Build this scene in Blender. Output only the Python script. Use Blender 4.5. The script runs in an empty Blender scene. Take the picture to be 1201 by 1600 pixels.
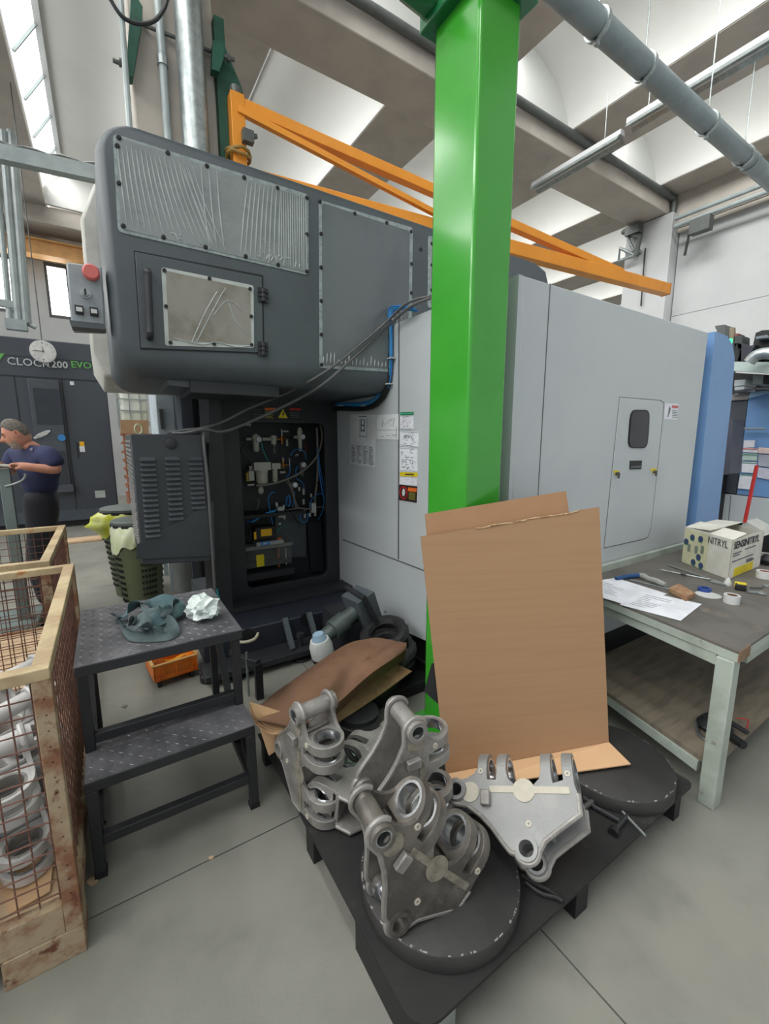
import bpy, bmesh, math, random
from mathutils import Vector, Matrix, geometry
random.seed(7)
V = Vector
R = math.radians
C = bpy.context.scene.collection

# ---------------------------------------------------------------- camera (photo frame 1201 x 1600)
FPX = 672.0; PCX = 600.5; PCY = 800.0
PITCH = math.atan(110 / 672.0); HEAD = R(57.2); EYE = V((0, 0, 1.6))
FW = V((math.cos(HEAD) * math.cos(PITCH), math.sin(HEAD) * math.cos(PITCH), -math.sin(PITCH)))
RT = V((math.sin(HEAD), -math.cos(HEAD), 0))
UP = RT.cross(FW)
cd = bpy.data.cameras.new('camera'); cam = bpy.data.objects.new('camera', cd); C.objects.link(cam)
cd.sensor_fit = 'VERTICAL'; cd.sensor_height = 24.0; cd.lens = 24.0 * FPX / 1600.0
cd.clip_start = 0.02; cd.clip_end = 200
cam.location = EYE
cam.rotation_euler = Matrix((RT, UP, -FW)).transposed().to_euler()
bpy.context.scene.camera = cam
sc = bpy.context.scene
sc.view_settings.view_transform = 'Standard'; sc.view_settings.look = 'None'
sc.view_settings.gamma = 1.0; sc.view_settings.use_curve_mapping = False
sc.view_settings.exposure = 0.0
wd = bpy.data.worlds.new('world'); sc.world = wd; wd.use_nodes = True
wbg = wd.node_tree.nodes['Background']
wbg.inputs[0].default_value = (0.93, 0.97, 1.0, 1); wbg.inputs[1].default_value = 0.7
GLAZE = 3.2        # brightness of the daylit roof glazing
WINDOW = 5.0
# daylight entering through each tilted strip of roof glazing (one long area light just inside every strip)
DAY = 225.0
for k_bay in range(-3, 9):
    ld = bpy.data.lights.new('roof_daylight', 'AREA'); ld.shape = 'RECTANGLE'; ld.size = 17.0 if k_bay < 4 else 8.5; ld.size_y = 0.5
    ld.energy = DAY if k_bay < 4 else DAY / 2; ld.color = (1.0, 1.0, 0.985); ld.spread = R(125)
    lo = bpy.data.objects.new('roof_daylight', ld); C.objects.link(lo)
    lo.location = (-1.885 + 3.185 * k_bay + 1.21 + 0.26, 5.8 if k_bay < 4 else 10.5, 7.19 + 0.60)
    dn = V((0.68, 0, -0.73)).normalized(); ax = V((0, 1, 0))
    lo.rotation_euler = Matrix((ax, (-dn).cross(ax), -dn)).transposed().to_euler()

# ---------------------------------------------------------------- measuring helpers: a pixel of the photo -> a point on a real plane
def ray(px, py): return FW * FPX + RT * (px - PCX) + UP * (PCY - py)
def on(ax, v, px, py):
    r = ray(px, py); return EYE + r * ((v - EYE[ax]) / r[ax])
def atX(v, px, py): return on(0, v, px, py)
def atY(v, px, py): return on(1, v, px, py)
def atZ(v, px, py): return on(2, v, px, py)
def atP(p, n, px, py):
    r = ray(px, py); return EYE + r * ((V(p) - EYE).dot(n) / r.dot(n))

# ---------------------------------------------------------------- materials
def lin(c):
    c = c / 255.0
    return c / 12.92 if c <= 0.04045 else ((c + 0.055) / 1.055) ** 2.4
def col(rgb): return (lin(rgb[0]), lin(rgb[1]), lin(rgb[2]), 1)
MATS = {}
def mat(name, rgb, rough=0.6, metal=0.0, rgb2=None, scale=6.0, lo=0.4, hi=0.65, bump=0.0, bscale=60.0, spec=0.5,
        rgb3=None, scale3=30.0, lo3=0.6, hi3=0.7, rvar=0.0, coat=0.0, emit=None, alpha=1.0, trans=0.0, stretch=None):
    if name in MATS: return MATS[name]
    m = bpy.data.materials.new(name); m.use_nodes = True; MATS[name] = m
    nt = m.node_tree; b = nt.nodes['Principled BSDF']
    b.inputs['Roughness'].default_value = rough; b.inputs['Metallic'].default_value = metal
    b.inputs['Specular IOR Level'].default_value = spec
    b.inputs['Coat Weight'].default_value = coat; b.inputs['Coat Roughness'].default_value = 0.12
    b.inputs['Alpha'].default_value = alpha; b.inputs['Transmission Weight'].default_value = trans
    tc = nt.nodes.new('ShaderNodeTexCoord'); src = tc.outputs['Object']
    if stretch:
        mp = nt.nodes.new('ShaderNodeMapping'); mp.inputs['Scale'].default_value = stretch
        nt.links.new(src, mp.inputs['Vector']); src = mp.outputs['Vector']
    if rgb2 is None: rgb2 = tuple(max(0, c * 0.93) for c in rgb)
    def noise(s, d=4.0):
        n = nt.nodes.new('ShaderNodeTexNoise'); n.inputs['Scale'].default_value = s; n.inputs['Detail'].default_value = d
        n.inputs['Roughness'].default_value = 0.6
        nt.links.new(src, n.inputs['Vector']); return n
    def mix(fac, a, c2, l, h):
        mr = nt.nodes.new('ShaderNodeMapRange'); mr.inputs[1].default_value = l; mr.inputs[2].default_value = h
        mr.interpolation_type = 'SMOOTHSTEP'
        nt.links.new(fac, mr.inputs[0])
        mx = nt.nodes.new('ShaderNodeMix'); mx.data_type = 'RGBA'
        nt.links.new(mr.outputs[0], mx.inputs[0])
        if isinstance(a, tuple): mx.inputs[6].default_value = a
        else: nt.links.new(a, mx.inputs[6])
        mx.inputs[7].default_value = c2
        return mx.outputs[2]
    n1 = noise(scale)
    c = mix(n1.outputs[0], col(rgb), col(rgb2), lo, hi)
    if rgb3 is not None: c = mix(noise(scale3, 6).outputs[0], c, col(rgb3), lo3, hi3)
    nt.links.new(c, b.inputs['Base Color'])
    if rvar:
        mr = nt.nodes.new('ShaderNodeMapRange'); mr.inputs[3].default_value = max(0.03, rough - rvar); mr.inputs[4].default_value = min(1, rough + rvar)
        nt.links.new(noise(scale * 2.3).outputs[0], mr.inputs[0]); nt.links.new(mr.outputs[0], b.inputs['Roughness'])
    if bump:
        bn = nt.nodes.new('ShaderNodeBump'); bn.inputs['Strength'].default_value = bump; bn.inputs['Distance'].default_value = 0.01
        nt.links.new(noise(bscale, 3).outputs[0], bn.inputs['Height']); nt.links.new(bn.outputs[0], b.inputs['Normal'])
    if emit:
        b.inputs['Emission Color'].default_value = (emit[0], emit[1], emit[2], 1); b.inputs['Emission Strength'].default_value = emit[3]
    return m

# ---------------------------------------------------------------- mesh building
class MB:
    def __init__(s): s.v = []; s.f = []
    def add(s, vs, fs, M=None):
        o = len(s.v)
        s.v += [(M @ V(v)) if M is not None else V(v) for v in vs]
        s.f += [tuple(i + o for i in f) for f in fs]; return s
    def box(s, a, b, M=None):
        x0, y0, z0 = a; x1, y1, z1 = b
        vs = [(x0, y0, z0), (x1, y0, z0), (x1, y1, z0), (x0, y1, z0), (x0, y0, z1), (x1, y0, z1), (x1, y1, z1), (x0, y1, z1)]
        return s.add(vs, [(0, 3, 2, 1), (4, 5, 6, 7), (0, 1, 5, 4), (1, 2, 6, 5), (2, 3, 7, 6), (3, 0, 4, 7)], M)
    def cbox(s, c, d, M=None):
        c = V(c); d = V(d) / 2; return s.box(c - d, c + d, M)
    def bar(s, p0, p1, w, h, up=V((0, 0, 1))):
        p0 = V(p0); p1 = V(p1); z = (p1 - p0); L = z.length; z.normalize()
        x = z.cross(V(up))
        if x.length < 1e-4: x = z.cross(V((0, 1, 0)))
        x.normalize(); y = x.cross(z)
        M = Matrix((x, y, z)).transposed().to_4x4(); M.translation = p0
        return s.box((-w / 2, -h / 2, 0), (w / 2, h / 2, L), M)
    def prism(s, pts, d):
        """pts: coplanar 3D points, extruded by vector d"""
        n = len(pts); pts = [V(p) for p in pts]; d = V(d)
        nn = V((0, 0, 0))
        for i in range(n): nn += pts[i].cross(pts[(i + 1) % n])
        if nn.dot(d) > 0: pts = pts[::-1]
        vs = pts + [p + d for p in pts]
        fs = [tuple(range(n)), tuple(range(2 * n - 1, n - 1, -1))]
        fs += [(i, i + n, (i + 1) % n + n, (i + 1) % n) for i in range(n)]
        return s.add(vs, fs)
    def cyl(s, p0, p1, r, r1=None, n=20, M=None):
        return s.lathe([(0, r), (1, r if r1 is None else r1)], p0, p1, n, True, M)
    def lathe(s, prof, p0, p1, n=24, caps=True, M=None):
        """prof: list (t along p0->p1 as fraction, radius)"""
        p0 = V(p0); p1 = V(p1); z = (p1 - p0); L = z.length; z.normalize()
        x = z.cross(V((0, 0, 1)))
        if x.length < 1e-4: x = V((1, 0, 0))
        x.normalize(); y = z.cross(x)
        vs = []; fs = []
        for t, r in prof:
            for k in range(n):
                a = 2 * math.pi * k / n
                vs.append(p0 + z * (L * t) + (x * math.cos(a) + y * math.sin(a)) * r)
        for j in range(len(prof) - 1):
            for k in range(n):
                a = j * n + k; b = j * n + (k + 1) % n
                fs.append((a, b, b + n, a + n))
        if caps:
            fs.append(tuple(range(n - 1, -1, -1))); m = (len(prof) - 1) * n; fs.append(tuple(range(m, m + n)))
        return s.add(vs, fs, M)
    def pipe(s, p0, p1, R_, r_, n=24, M=None):
        """hollow cylinder"""
        return s.lathe([(0, r_), (0, R_), (1, R_), (1, r_), (0, r_)], p0, p1, n, False, M)
    def tube(s, pts, r, n=8, closed=False, M=None):
        pts = [V(p) for p in pts]; m = len(pts); vs = []; fs = []
        rr = r if isinstance(r, (list, tuple)) else [r] * m
        t0 = (pts[1] - pts[0]).normalized(); up = t0.orthogonal().normalized()
        for i, p in enumerate(pts):
            if closed: t = (pts[(i + 1) % m] - pts[i - 1])
            else: t = (pts[min(i + 1, m - 1)] - pts[max(i - 1, 0)])
            t = t.normalized() if t.length > 1e-9 else t0
            up = (up - t * up.dot(t))
            up = up.normalized() if up.length > 1e-6 else t.orthogonal().normalized()
            sd = t.cross(up)
            for k in range(n):
                a = 2 * math.pi * k / n; vs.append(p + (up * math.cos(a) + sd * math.sin(a)) * rr[i])
        for i in range(m if closed else m - 1):
            for k in range(n):
                a = i * n + k; b = i * n + (k + 1) % n; c = ((i + 1) % m) * n
                fs.append((a, b, c + (k + 1) % n, c + k))
        if not closed: fs += [tuple(range(n - 1, -1, -1)), tuple(range((m - 1) * n, m * n))]
        return s.add(vs, fs, M)
    def plate(s, outer, holes, t0, t1, M=None):
        """2D outline with holes in local xy, from z=t0 to t1"""
        loops = [[V((a, b, 0)) for a, b in outer]] + [[V((a, b, 0)) for a, b in h] for h in holes]
        flat = [p for l in loops for p in l]; n = len(flat)
        tris = geometry.tessellate_polygon(loops)
        vs = [(p.x, p.y, t0) for p in flat] + [(p.x, p.y, t1) for p in flat]
        fs = []
        for t in tris:
            a, b, c = [flat[i] for i in t]
            if (b - a).cross(c - a).z < 0: t = t[::-1]
            fs.append(tuple(i + n for i in t)); fs.append(tuple(t[::-1]))
        o = 0
        for l in loops:
            m = len(l); area = sum(l[i].x * l[(i + 1) % m].y - l[(i + 1) % m].x * l[i].y for i in range(m))
            hole = o > 0
            ccw = area > 0
            for i in range(m):
                a = o + i; b = o + (i + 1) % m
                fs.append((a, b, b + n, a + n) if ccw != hole else (b, a, a + n, b + n))
            o += m
        return s.add(vs, fs, M)
    def grid(s, fn, nx, ny, thick=None):
        vs = [V(fn(i / nx, j / ny)) for j in range(ny + 1) for i in range(nx + 1)]
        fs = [(j * (nx + 1) + i, j * (nx + 1) + i + 1, (j + 1) * (nx + 1) + i + 1, (j + 1) * (nx + 1) + i) for j in range(ny) for i in range(nx)]
        if thick:
            t = V(thick); n = len(vs)
            vs = vs + [v + t for v in vs]
            fs = fs + [tuple(i + n for i in f[::-1]) for f in fs]
            bd = [i for i in range(nx)] + [nx + j * (nx + 1) for j in range(ny)] + [ny * (nx + 1) + i for i in range(nx, 0, -1)] + [j * (nx + 1) for j in range(ny, 0, -1)]
            for k in range(len(bd)):
                a = bd[k]; b = bd[(k + 1) % len(bd)]; fs.append((b, a, a + n, b + n))
        return s.add(vs, fs)
def circ(cx, cy, r, n=20, a0=0, a1=360):
    if a1 - a0 >= 360: return [(cx + r * math.cos(R(a0 + 360 * k / n)), cy + r * math.sin(R(a0 + 360 * k / n))) for k in range(n)]
    return [(cx + r * math.cos(R(a0 + (a1 - a0) * k / n)), cy + r * math.sin(R(a0 + (a1 - a0) * k / n))) for k in range(n + 1)]
def rrect(x0, y0, x1, y1, r, n=5):
    return circ(x1 - r, y1 - r, r, n, 0, 90) + circ(x0 + r, y1 - r, r, n, 90, 180) + circ(x0 + r, y0 + r, r, n, 180, 270) + circ(x1 - r, y0 + r, r, n, 270, 360 - 1e-6)
def frame(o, x, y):
    x = V(x).normalized(); y = V(y); y = (y - x * y.dot(x)).normalized(); z = x.cross(y)
    M = Matrix((x, y, z)).transposed().to_4x4(); M.translation = V(o); return M
def smooth_pts(pts, n=8):
    """Catmull-Rom through points"""
    pts = [V(p) for p in pts]; out = []
    for i in range(len(pts) - 1):
        p0 = pts[max(i - 1, 0)]; p1 = pts[i]; p2 = pts[i + 1]; p3 = pts[min(i + 2, len(pts) - 1)]
        for k in range(n):
            t = k / n
            out.append(0.5 * ((2 * p1) + (p2 - p0) * t + (2 * p0 - 5 * p1 + 4 * p2 - p3) * t * t + (3 * p1 - p0 - 3 * p2 + p3) * t ** 3))
    out.append(pts[-1]); return out

ROOT = {}       # world place of every root, so that parts modelled in world space can be moved under it
def rootloc(o): return ROOT.get(o.name, V((0, 0, 0))) if o else V((0, 0, 0))
def obj(name, mb, m, parent=None, bevel=0.0, ang=35, local=False, origin=None):
    me = bpy.data.meshes.new(name); me.from_pydata([tuple(v) for v in mb.v], [], mb.f); me.validate()
    o = bpy.data.objects.new(name, me); C.objects.link(o)
    if parent is not None:
        o.parent = parent
        if not local: me.transform(Matrix.Translation(-rootloc(parent)))
        ROOT[o.name] = rootloc(parent)
    elif not local:
        if origin is None:
            n = len(mb.v); lo = [min(v[i] for v in mb.v) for i in range(3)]; hi = [max(v[i] for v in mb.v) for i in range(3)]
            origin = V(((lo[0] + hi[0]) / 2, (lo[1] + hi[1]) / 2, lo[2]))
        origin = V(origin); me.transform(Matrix.Translation(-origin)); o.location = origin; ROOT[o.name] = origin
    me.materials.append(m)
    me.polygons.foreach_set('use_smooth', [True] * len(me.polygons))
    me.set_sharp_from_angle(angle=R(ang))
    if bevel:
        b = o.modifiers.new('bevel', 'BEVEL'); b.width = bevel; b.segments = 2; b.limit_method = 'ANGLE'; b.angle_limit = R(40)
        b.harden_normals = False
    return o
def tag(o, label=None, cat=None, group=None, kind=None):
    if label: o['label'] = label
    if cat: o['category'] = cat
    if group: o['group'] = group
    if kind: o['kind'] = kind
    return o
def thing(name, label, cat, loc, group=None, kind=None, local=False):
    o = bpy.data.objects.new(name, None); C.objects.link(o); o.empty_display_size = 0.1
    o.location = V(loc)
    ROOT[o.name] = V((0, 0, 0)) if local else V(loc)
    if label: o['label'] = label
    if cat: o['category'] = cat
    if group: o['group'] = group
    if kind: o['kind'] = kind
    return o
def copy_tree(o, parent=None):
    c = o.copy(); C.objects.link(c); c.parent = parent
    for ch in list(KIDS(o)): copy_tree(ch, c)
    return c
def KIDS(o): return [x for x in C.objects if x.parent == o]
def text(name, s, size, M, m, parent, depth=0.001, bold=False, align='LEFT', xs=1.0):
    cu = bpy.data.curves.new('t', 'FONT'); cu.body = s; cu.size = size; cu.extrude = depth; cu.align_x = align
    if bold: cu.offset = size * 0.018
    cu.resolution_u = 2
    t = bpy.data.objects.new('t', cu); C.objects.link(t)
    dg = bpy.context.evaluated_depsgraph_get(); dg.update()
    me = bpy.data.meshes.new_from_object(t.evaluated_get(dg)); me.name = name
    bpy.data.objects.remove(t); bpy.data.curves.remove(cu)
    me.transform(Matrix.Diagonal((xs, 1, 1, 1))); me.transform(M)
    me.materials.clear(); me.materials.append(m)
    o = bpy.data.objects.new(name, me); C.objects.link(o)
    if parent is not None:
        o.parent = parent; me.transform(Matrix.Translation(-rootloc(parent))); ROOT[o.name] = rootloc(parent)
    return o
def share(first, name, loc=(0, 0, 0), parent=None, rot=None):
    """another object on the same mesh"""
    o = bpy.data.objects.new(name, first.data); C.objects.link(o); o.parent = parent; o.location = loc
    if rot is not None: o.rotation_euler = rot
    for md in first.modifiers:
        b = o.modifiers.new(md.name, md.type)
        if md.type == 'BEVEL': b.width = md.width; b.segments = md.segments; b.limit_method = md.limit_method; b.angle_limit = md.angle_limit
    return o
# ---------------------------------------------------------------- palette
concrete = mat('floor concrete', (142, 141, 132), 0.42, rgb2=(124, 124, 117), scale=1.4, lo=0.3, hi=0.7, bump=0.06, bscale=90, rgb3=(112, 112, 107), scale3=4.5, lo3=0.5, hi3=0.9, rvar=0.12)
joint_m = mat('joint filler', (88, 86, 80), 0.9)
precast = mat('precast concrete', (180, 173, 163), 0.8, rgb2=(170, 163, 154), scale=2.0, bump=0.05)
white_wall = mat('white painted wall', (186, 188, 188), 0.75, rgb2=(180, 182, 182), scale=1.0)
vault_m = mat('white roof shell', (196, 197, 193), 0.7, rgb2=(190, 190, 185), scale=0.6)
grey_steel = mat('galvanised steel', (170, 178, 178), 0.38, 0.75, rgb2=(150, 158, 158), scale=14, rvar=0.1)
pipe_m = mat('grey pipe', (160, 170, 170), 0.4, 0.1, rgb2=(148, 158, 158), scale=5)
darkpipe = mat('dark conduit', (92, 96, 94), 0.5, 0.3)
panel_w = mat('light grey machine enamel', (186, 192, 193), 0.42, rgb2=(180, 186, 188), scale=1.2, bump=0.02, bscale=120)
panel_edge = mat('machine seam', (96, 100, 102), 0.7)
blue_m = mat('blue machine enamel', (112, 150, 196), 0.4, rgb2=(104, 143, 190), scale=1.0)
dark_m = mat('charcoal machine enamel', (80, 87, 91), 0.5, rgb2=(76, 82, 86), scale=2.5, bump=0.05, bscale=150)
dark2_m = mat('black machine enamel', (44, 46, 50), 0.5, rgb2=(39, 41, 45), scale=3, bump=0.05, bscale=150)
black_m = mat('black', (24, 25, 27), 0.55)
gloss_black = mat('black glass', (20, 22, 28), 0.12, spec=0.6)
green_m = mat('bright green paint', (58, 156, 44), 0.22, rgb2=(55, 151, 41), scale=2.5, bump=0.03, bscale=25, coat=0.3, rgb3=(48, 130, 38), scale3=16, lo3=0.7, hi3=0.78)
green_dk = mat('dark green paint', (28, 110, 62), 0.3, coat=0.2)
bracket_m = mat('bracket green', (30, 82, 66), 0.5, rgb2=(26, 70, 56))
orange_m = mat('orange crane paint', (222, 144, 44), 0.45, rgb2=(214, 137, 40), scale=2)
orange_bin = mat('orange plastic', (226, 122, 22), 0.4, rgb2=(200, 90, 14), scale=8)
rust_m = mat('rusty painted steel', (168, 150, 122), 0.75, rgb2=(134, 92, 66), scale=7, lo=0.42, hi=0.6, bump=0.25, bscale=80, rgb3=(104, 62, 44), scale3=22, lo3=0.56, hi3=0.68)
rim_m = mat('worn cream steel', (196, 178, 140), 0.6, rgb2=(172, 150, 116), scale=5, lo=0.4, hi=0.6, bump=0.15, rgb3=(176, 118, 66), scale3=9, lo3=0.58, hi3=0.7)
wire_m = mat('rusty wire', (120, 84, 70), 0.75, rgb2=(96, 66, 56), scale=30)
wire_d = mat('dark wire', (84, 74, 70), 0.6, 0.2, rgb2=(64, 56, 54), scale=30)
stair_m = mat('black painted steel', (42, 43, 46), 0.5, rgb2=(36, 37, 40), scale=6, bump=0.08, bscale=60, rvar=0.1)
tread_m = mat('worn tread plate', (112, 111, 115), 0.5, 0.1, rgb2=(74, 75, 78), scale=4, lo=0.35, hi=0.65, rvar=0.12)
pallet_m = mat('black pallet plate', (46, 46, 45), 0.7, 0.0, spec=0.3, rgb2=(38, 38, 39), scale=5, bump=0.08, bscale=60, rgb3=(60, 58, 54), scale3=11, lo3=0.58, hi3=0.75, rvar=0.12)
disc_m = mat('black disc', (52, 51, 50), 0.5, 0.05, rgb2=(45, 44, 44), scale=7, bump=0.08, bscale=60, rgb3=(120, 116, 110), scale3=26, lo3=0.73, hi3=0.76)
chip_m = mat('chipped rim', (150, 146, 142), 0.6, rgb2=(46, 46, 46), scale=60, lo=0.45, hi=0.52)
cast_m = mat('raw cast iron', (158, 155, 150), 0.42, 0.35, rgb2=(132, 129, 125), scale=9, lo=0.35, hi=0.7, bump=0.25, bscale=140, rgb3=(176, 174, 170), scale3=20, lo3=0.6, hi3=0.75, rvar=0.1)
cast_d = mat('dark oily cast iron', (124, 119, 112), 0.38, 0.35, rgb2=(92, 88, 83), scale=7, lo=0.4, hi=0.62, bump=0.2, bscale=140, rgb3=(150, 144, 134), scale3=9, lo3=0.62, hi3=0.72, rvar=0.1)
cast_c = mat('bare pale casting', (206, 204, 202), 0.5, 0.15, rgb2=(184, 182, 180), scale=6, bump=0.1, bscale=140)  # raw pale castings, brightened further to offset shade inside the mesh box
cast_l = mat('pale cast iron', (148, 148, 146), 0.45, 0.3, rgb2=(138, 139, 138), scale=8, bump=0.12, bscale=140, rvar=0.08)
machined = mat('machined steel', (196, 198, 200), 0.22, 0.9, rgb2=(176, 178, 182), scale=20)
pad_m = mat('cream machined pad', (190, 184, 168), 0.6, rgb2=(196, 190, 174), scale=40, bump=0.2, bscale=200)
pad_w = mat('worn pad', (150, 144, 130), 0.55, 0.2, rgb2=(120, 115, 104), scale=24, bump=0.2, bscale=200)
card_m = mat('cardboard', (160, 126, 94), 0.85, rgb2=(156, 122, 90), scale=1.5, stretch=(1, 1, 30), bump=0.04)
card_l = mat('cardboard pale', (212, 174, 134), 0.85, rgb2=(206, 168, 128), scale=2)
card_s = mat('stained cardboard', (164, 126, 92), 0.85, rgb2=(158, 120, 88), scale=3, rgb3=(120, 78, 50), scale3=7, lo3=0.6, hi3=0.72)
card_b = mat('brown worn cardboard', (126, 94, 72), 0.7, rgb2=(110, 78, 58), scale=3.5, lo=0.4, hi=0.65, rgb3=(92, 60, 42), scale3=9, lo3=0.6, hi3=0.75, bump=0.1, bscale=12)
card_edge = mat('torn card edge', (196, 168, 128), 0.9, rgb2=(150, 118, 84), scale=40)
paper_m = mat('white paper', (232, 234, 240), 0.7)
ink_m = mat('print', (110, 114, 120), 0.8)
ink_d = mat('dark print', (60, 62, 66), 0.8)
ink_b = mat('blue print', (52, 74, 110), 0.7)
ink_g = mat('green print', (76, 150, 98), 0.7)
yel_m = mat('yellow', (226, 204, 30), 0.5)
red_m = mat('red', (196, 44, 40), 0.5)
redpk = mat('soft red', (204, 104, 98), 0.5)
orl_m = mat('orange label', (228, 110, 40), 0.5)
grl_m = mat('green label', (24, 128, 84), 0.5)
olive_m = mat('olive plastic', (92, 100, 72), 0.55, rgb2=(80, 88, 62), scale=3)
bag_y = mat('yellow film', (214, 218, 60), 0.35, rgb2=(220, 226, 140), scale=7, alpha=0.93)
bag_w = mat('pale green film', (214, 224, 178), 0.35, rgb2=(226, 230, 206), scale=7)
white_pl = mat('white plastic', (204, 206, 203), 0.5)
cream_pl = mat('valve grey plastic', (184, 184, 170), 0.5)
clear_pl = mat('smoked clear plastic', (120, 126, 122), 0.1, alpha=0.35)
brass_m = mat('brass', (176, 116, 56), 0.35, 0.8)
hose_b = mat('blue hose', (36, 120, 190), 0.4)
hose_k = mat('black rubber', (34, 34, 36), 0.5)
hose_g = mat('grey hose', (126, 124, 116), 0.5)
hose_t = mat('teal hose', (30, 130, 130), 0.4)
cable_m = mat('dark grey cable', (92, 92, 92), 0.5)
film_m = mat('frosted window film', (140, 146, 146), 0.28, rgb2=(128, 134, 134), scale=3, rvar=0.08, spec=0.6)
film_e = mat('film border', (156, 166, 166), 0.45, rgb2=(132, 144, 144), scale=40)
fold_m = mat('film crease', (176, 182, 182), 0.3)
steelwin = mat('brushed window film', (150, 146, 136), 0.2, 0.55, rgb2=(120, 114, 100), scale=3.5, rvar=0.1)
bench_m = mat('bench green grey paint', (168, 178, 168), 0.55, rgb2=(150, 158, 148), scale=6, bump=0.08, rgb3=(120, 118, 104), scale3=14, lo3=0.64, hi3=0.75)
btop_m = mat('bench rubber top', (104, 100, 94), 0.6, rgb2=(88, 85, 80), scale=4, bump=0.06, rgb3=(134, 122, 104), scale3=5, lo3=0.62, hi3=0.75)
bwood_m = mat('worn bench edge', (146, 112, 84), 0.7, rgb2=(120, 96, 76), scale=12)
shelf_m = mat('plywood shelf', (124, 114, 98), 0.75, rgb2=(104, 96, 84), scale=4, stretch=(1, 6, 1))
wood_m = mat('pale wood', (206, 178, 146), 0.7, rgb2=(190, 160, 126), scale=6)
redwood = mat('red brown pallet wood', (168, 112, 84), 0.8, rgb2=(120, 74, 54), scale=12)
skin_m = mat('skin', (206, 148, 124), 0.55, rgb2=(196, 134, 110), scale=14)
hair_m = mat('grey hair', (112, 106, 98), 0.8, rgb2=(84, 78, 72), scale=60)
beard_m = mat('grey beard', (176, 164, 150), 0.85, rgb2=(150, 134, 120), scale=60)
shirt_m = mat('navy shirt', (44, 50, 84), 0.85, rgb2=(36, 41, 72), scale=9, bump=0.3, bscale=14)
trouser_m = mat('black trousers', (32, 33, 40), 0.85, bump=0.3, bscale=14)
cloth_m = mat('grey green fabric', (84, 98, 100), 0.8, rgb2=(66, 80, 82), scale=10, bump=0.25, bscale=120)
wrap_m = mat('white plastic wrap', (226, 234, 230), 0.3, rgb2=(204, 216, 212), scale=30)
screen_m = mat('unlit screen', (40, 46, 54), 0.15)
glazing_m = mat('daylit glazing', (250, 250, 250), 0.4, emit=(0.98, 1.0, 1.0, GLAZE))
window_m = mat('bright window', (250, 250, 250), 0.4, emit=(1, 1, 0.97, WINDOW))
led_g = mat('green lamp', (30, 220, 120), 0.4, emit=(0.05, 0.9, 0.35, 1.5))

# ---------------------------------------------------------------- THE SETTING
# hall: right wall at x = 11.7 up to the pilaster (the hall goes on to the right behind it), back wall at y = 15.1, roof ribs 7.2 m up
WX, WY, ZR = 11.7, 15.1, 7.19  # hall, roof, pillar and overhead numbers are scaled up about the camera
fl = thing('floor', None, None, (0, 0, 0), kind='structure')
XE = 30.0
xs = [-11, -7.9, -4.9, -1.9, 1.08, 4.1, 7.1, 10.1, WX, 14.8, 18, 21, 24, 27, XE]; ys = [-3.5, -1.5, 1.567, 4.6, 5.585, 8.6, 11.6, WY]
for i in range(len(xs) - 1):
    for j in range(len(ys) - 1):
        obj('concrete_slab', MB().box((xs[i] + .003, ys[j] + .003, -0.1), (xs[i + 1] - .003, ys[j + 1] - .003, 0)), concrete, fl)
obj('joint_filler', MB().box((-11, -3.5, -0.12), (XE, WY, -0.006)), joint_m, fl)
wr = thing('wall_right', None, None, (WX, 5, 0), kind='structure')
for a, b in ((-3.5, 2.4), (2.4, 5.47)):
    for z0, z1 in ((0, 2.0), (2.01, 4.55), (4.56, 6.45)):
        obj('wall_panel', MB().box((WX, a + .004, z0), (WX + .25, b - .004, z1)), white_wall, wr)
obj('upper_beam', MB().box((WX - .1, -3.5, 6.48), (WX + .3, 5.6, 8.6)), precast, wr)
obj('ledge', MB().box((WX - .07, -3.5, 6.38), (WX, 5.48, 6.48)), precast, wr)
obj('pilaster', MB().box((WX - .33, 5.49, 0), (WX + .3, 6.54, 6.78)), white_wall, wr, bevel=.01)
wb = thing('wall_back', None, None, (0, WY, 0), kind='structure')
wz0, wz1 = 4.88, 6.27
obj('lower_wall', MB().box((-11, WY, 0), (XE, WY + .25, wz0)), white_wall, wb)
obj('upper_wall', MB().box((-11, WY, wz1), (XE, WY + .25, 8.6)), precast, wb)
winx = [(-6.8, -5.2), (-5.0, -3.3), (-3.1, -1.37), (-.92, -.40)]
xw = [-11] + [v for a in winx for v in a] + [XE]
for i in range(0, len(xw), 2):
    obj('window_pier', MB().box((xw[i], WY, wz0), (xw[i + 1], WY + .25, wz1)), white_wall, wb)
for k, (a, b) in enumerate(winx):
    w = thing('window_%d' % (k + 1), None, None, (a, WY + .1, wz0), kind='structure')
    for n_, bb in (('frame_rail', ((a, wz0), (b, wz0 + .09))), ('frame_rail', ((a, wz1 - .09), (b, wz1))), ('frame_stile', ((a, wz0 + .09), (a + .06, wz1 - .09))), ('frame_stile', ((b - .06, wz0 + .09), (b, wz1 - .09)))):
        obj(n_, MB().box((bb[0][0], WY + .02, bb[0][1]), (bb[1][0], WY + .12, bb[1][1])), darkpipe, w)
    obj('pane', MB().box((a + .06, WY + .05, wz0 + .09), (b - .06, WY + .07, wz1 - .09)), window_m, w)

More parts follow.
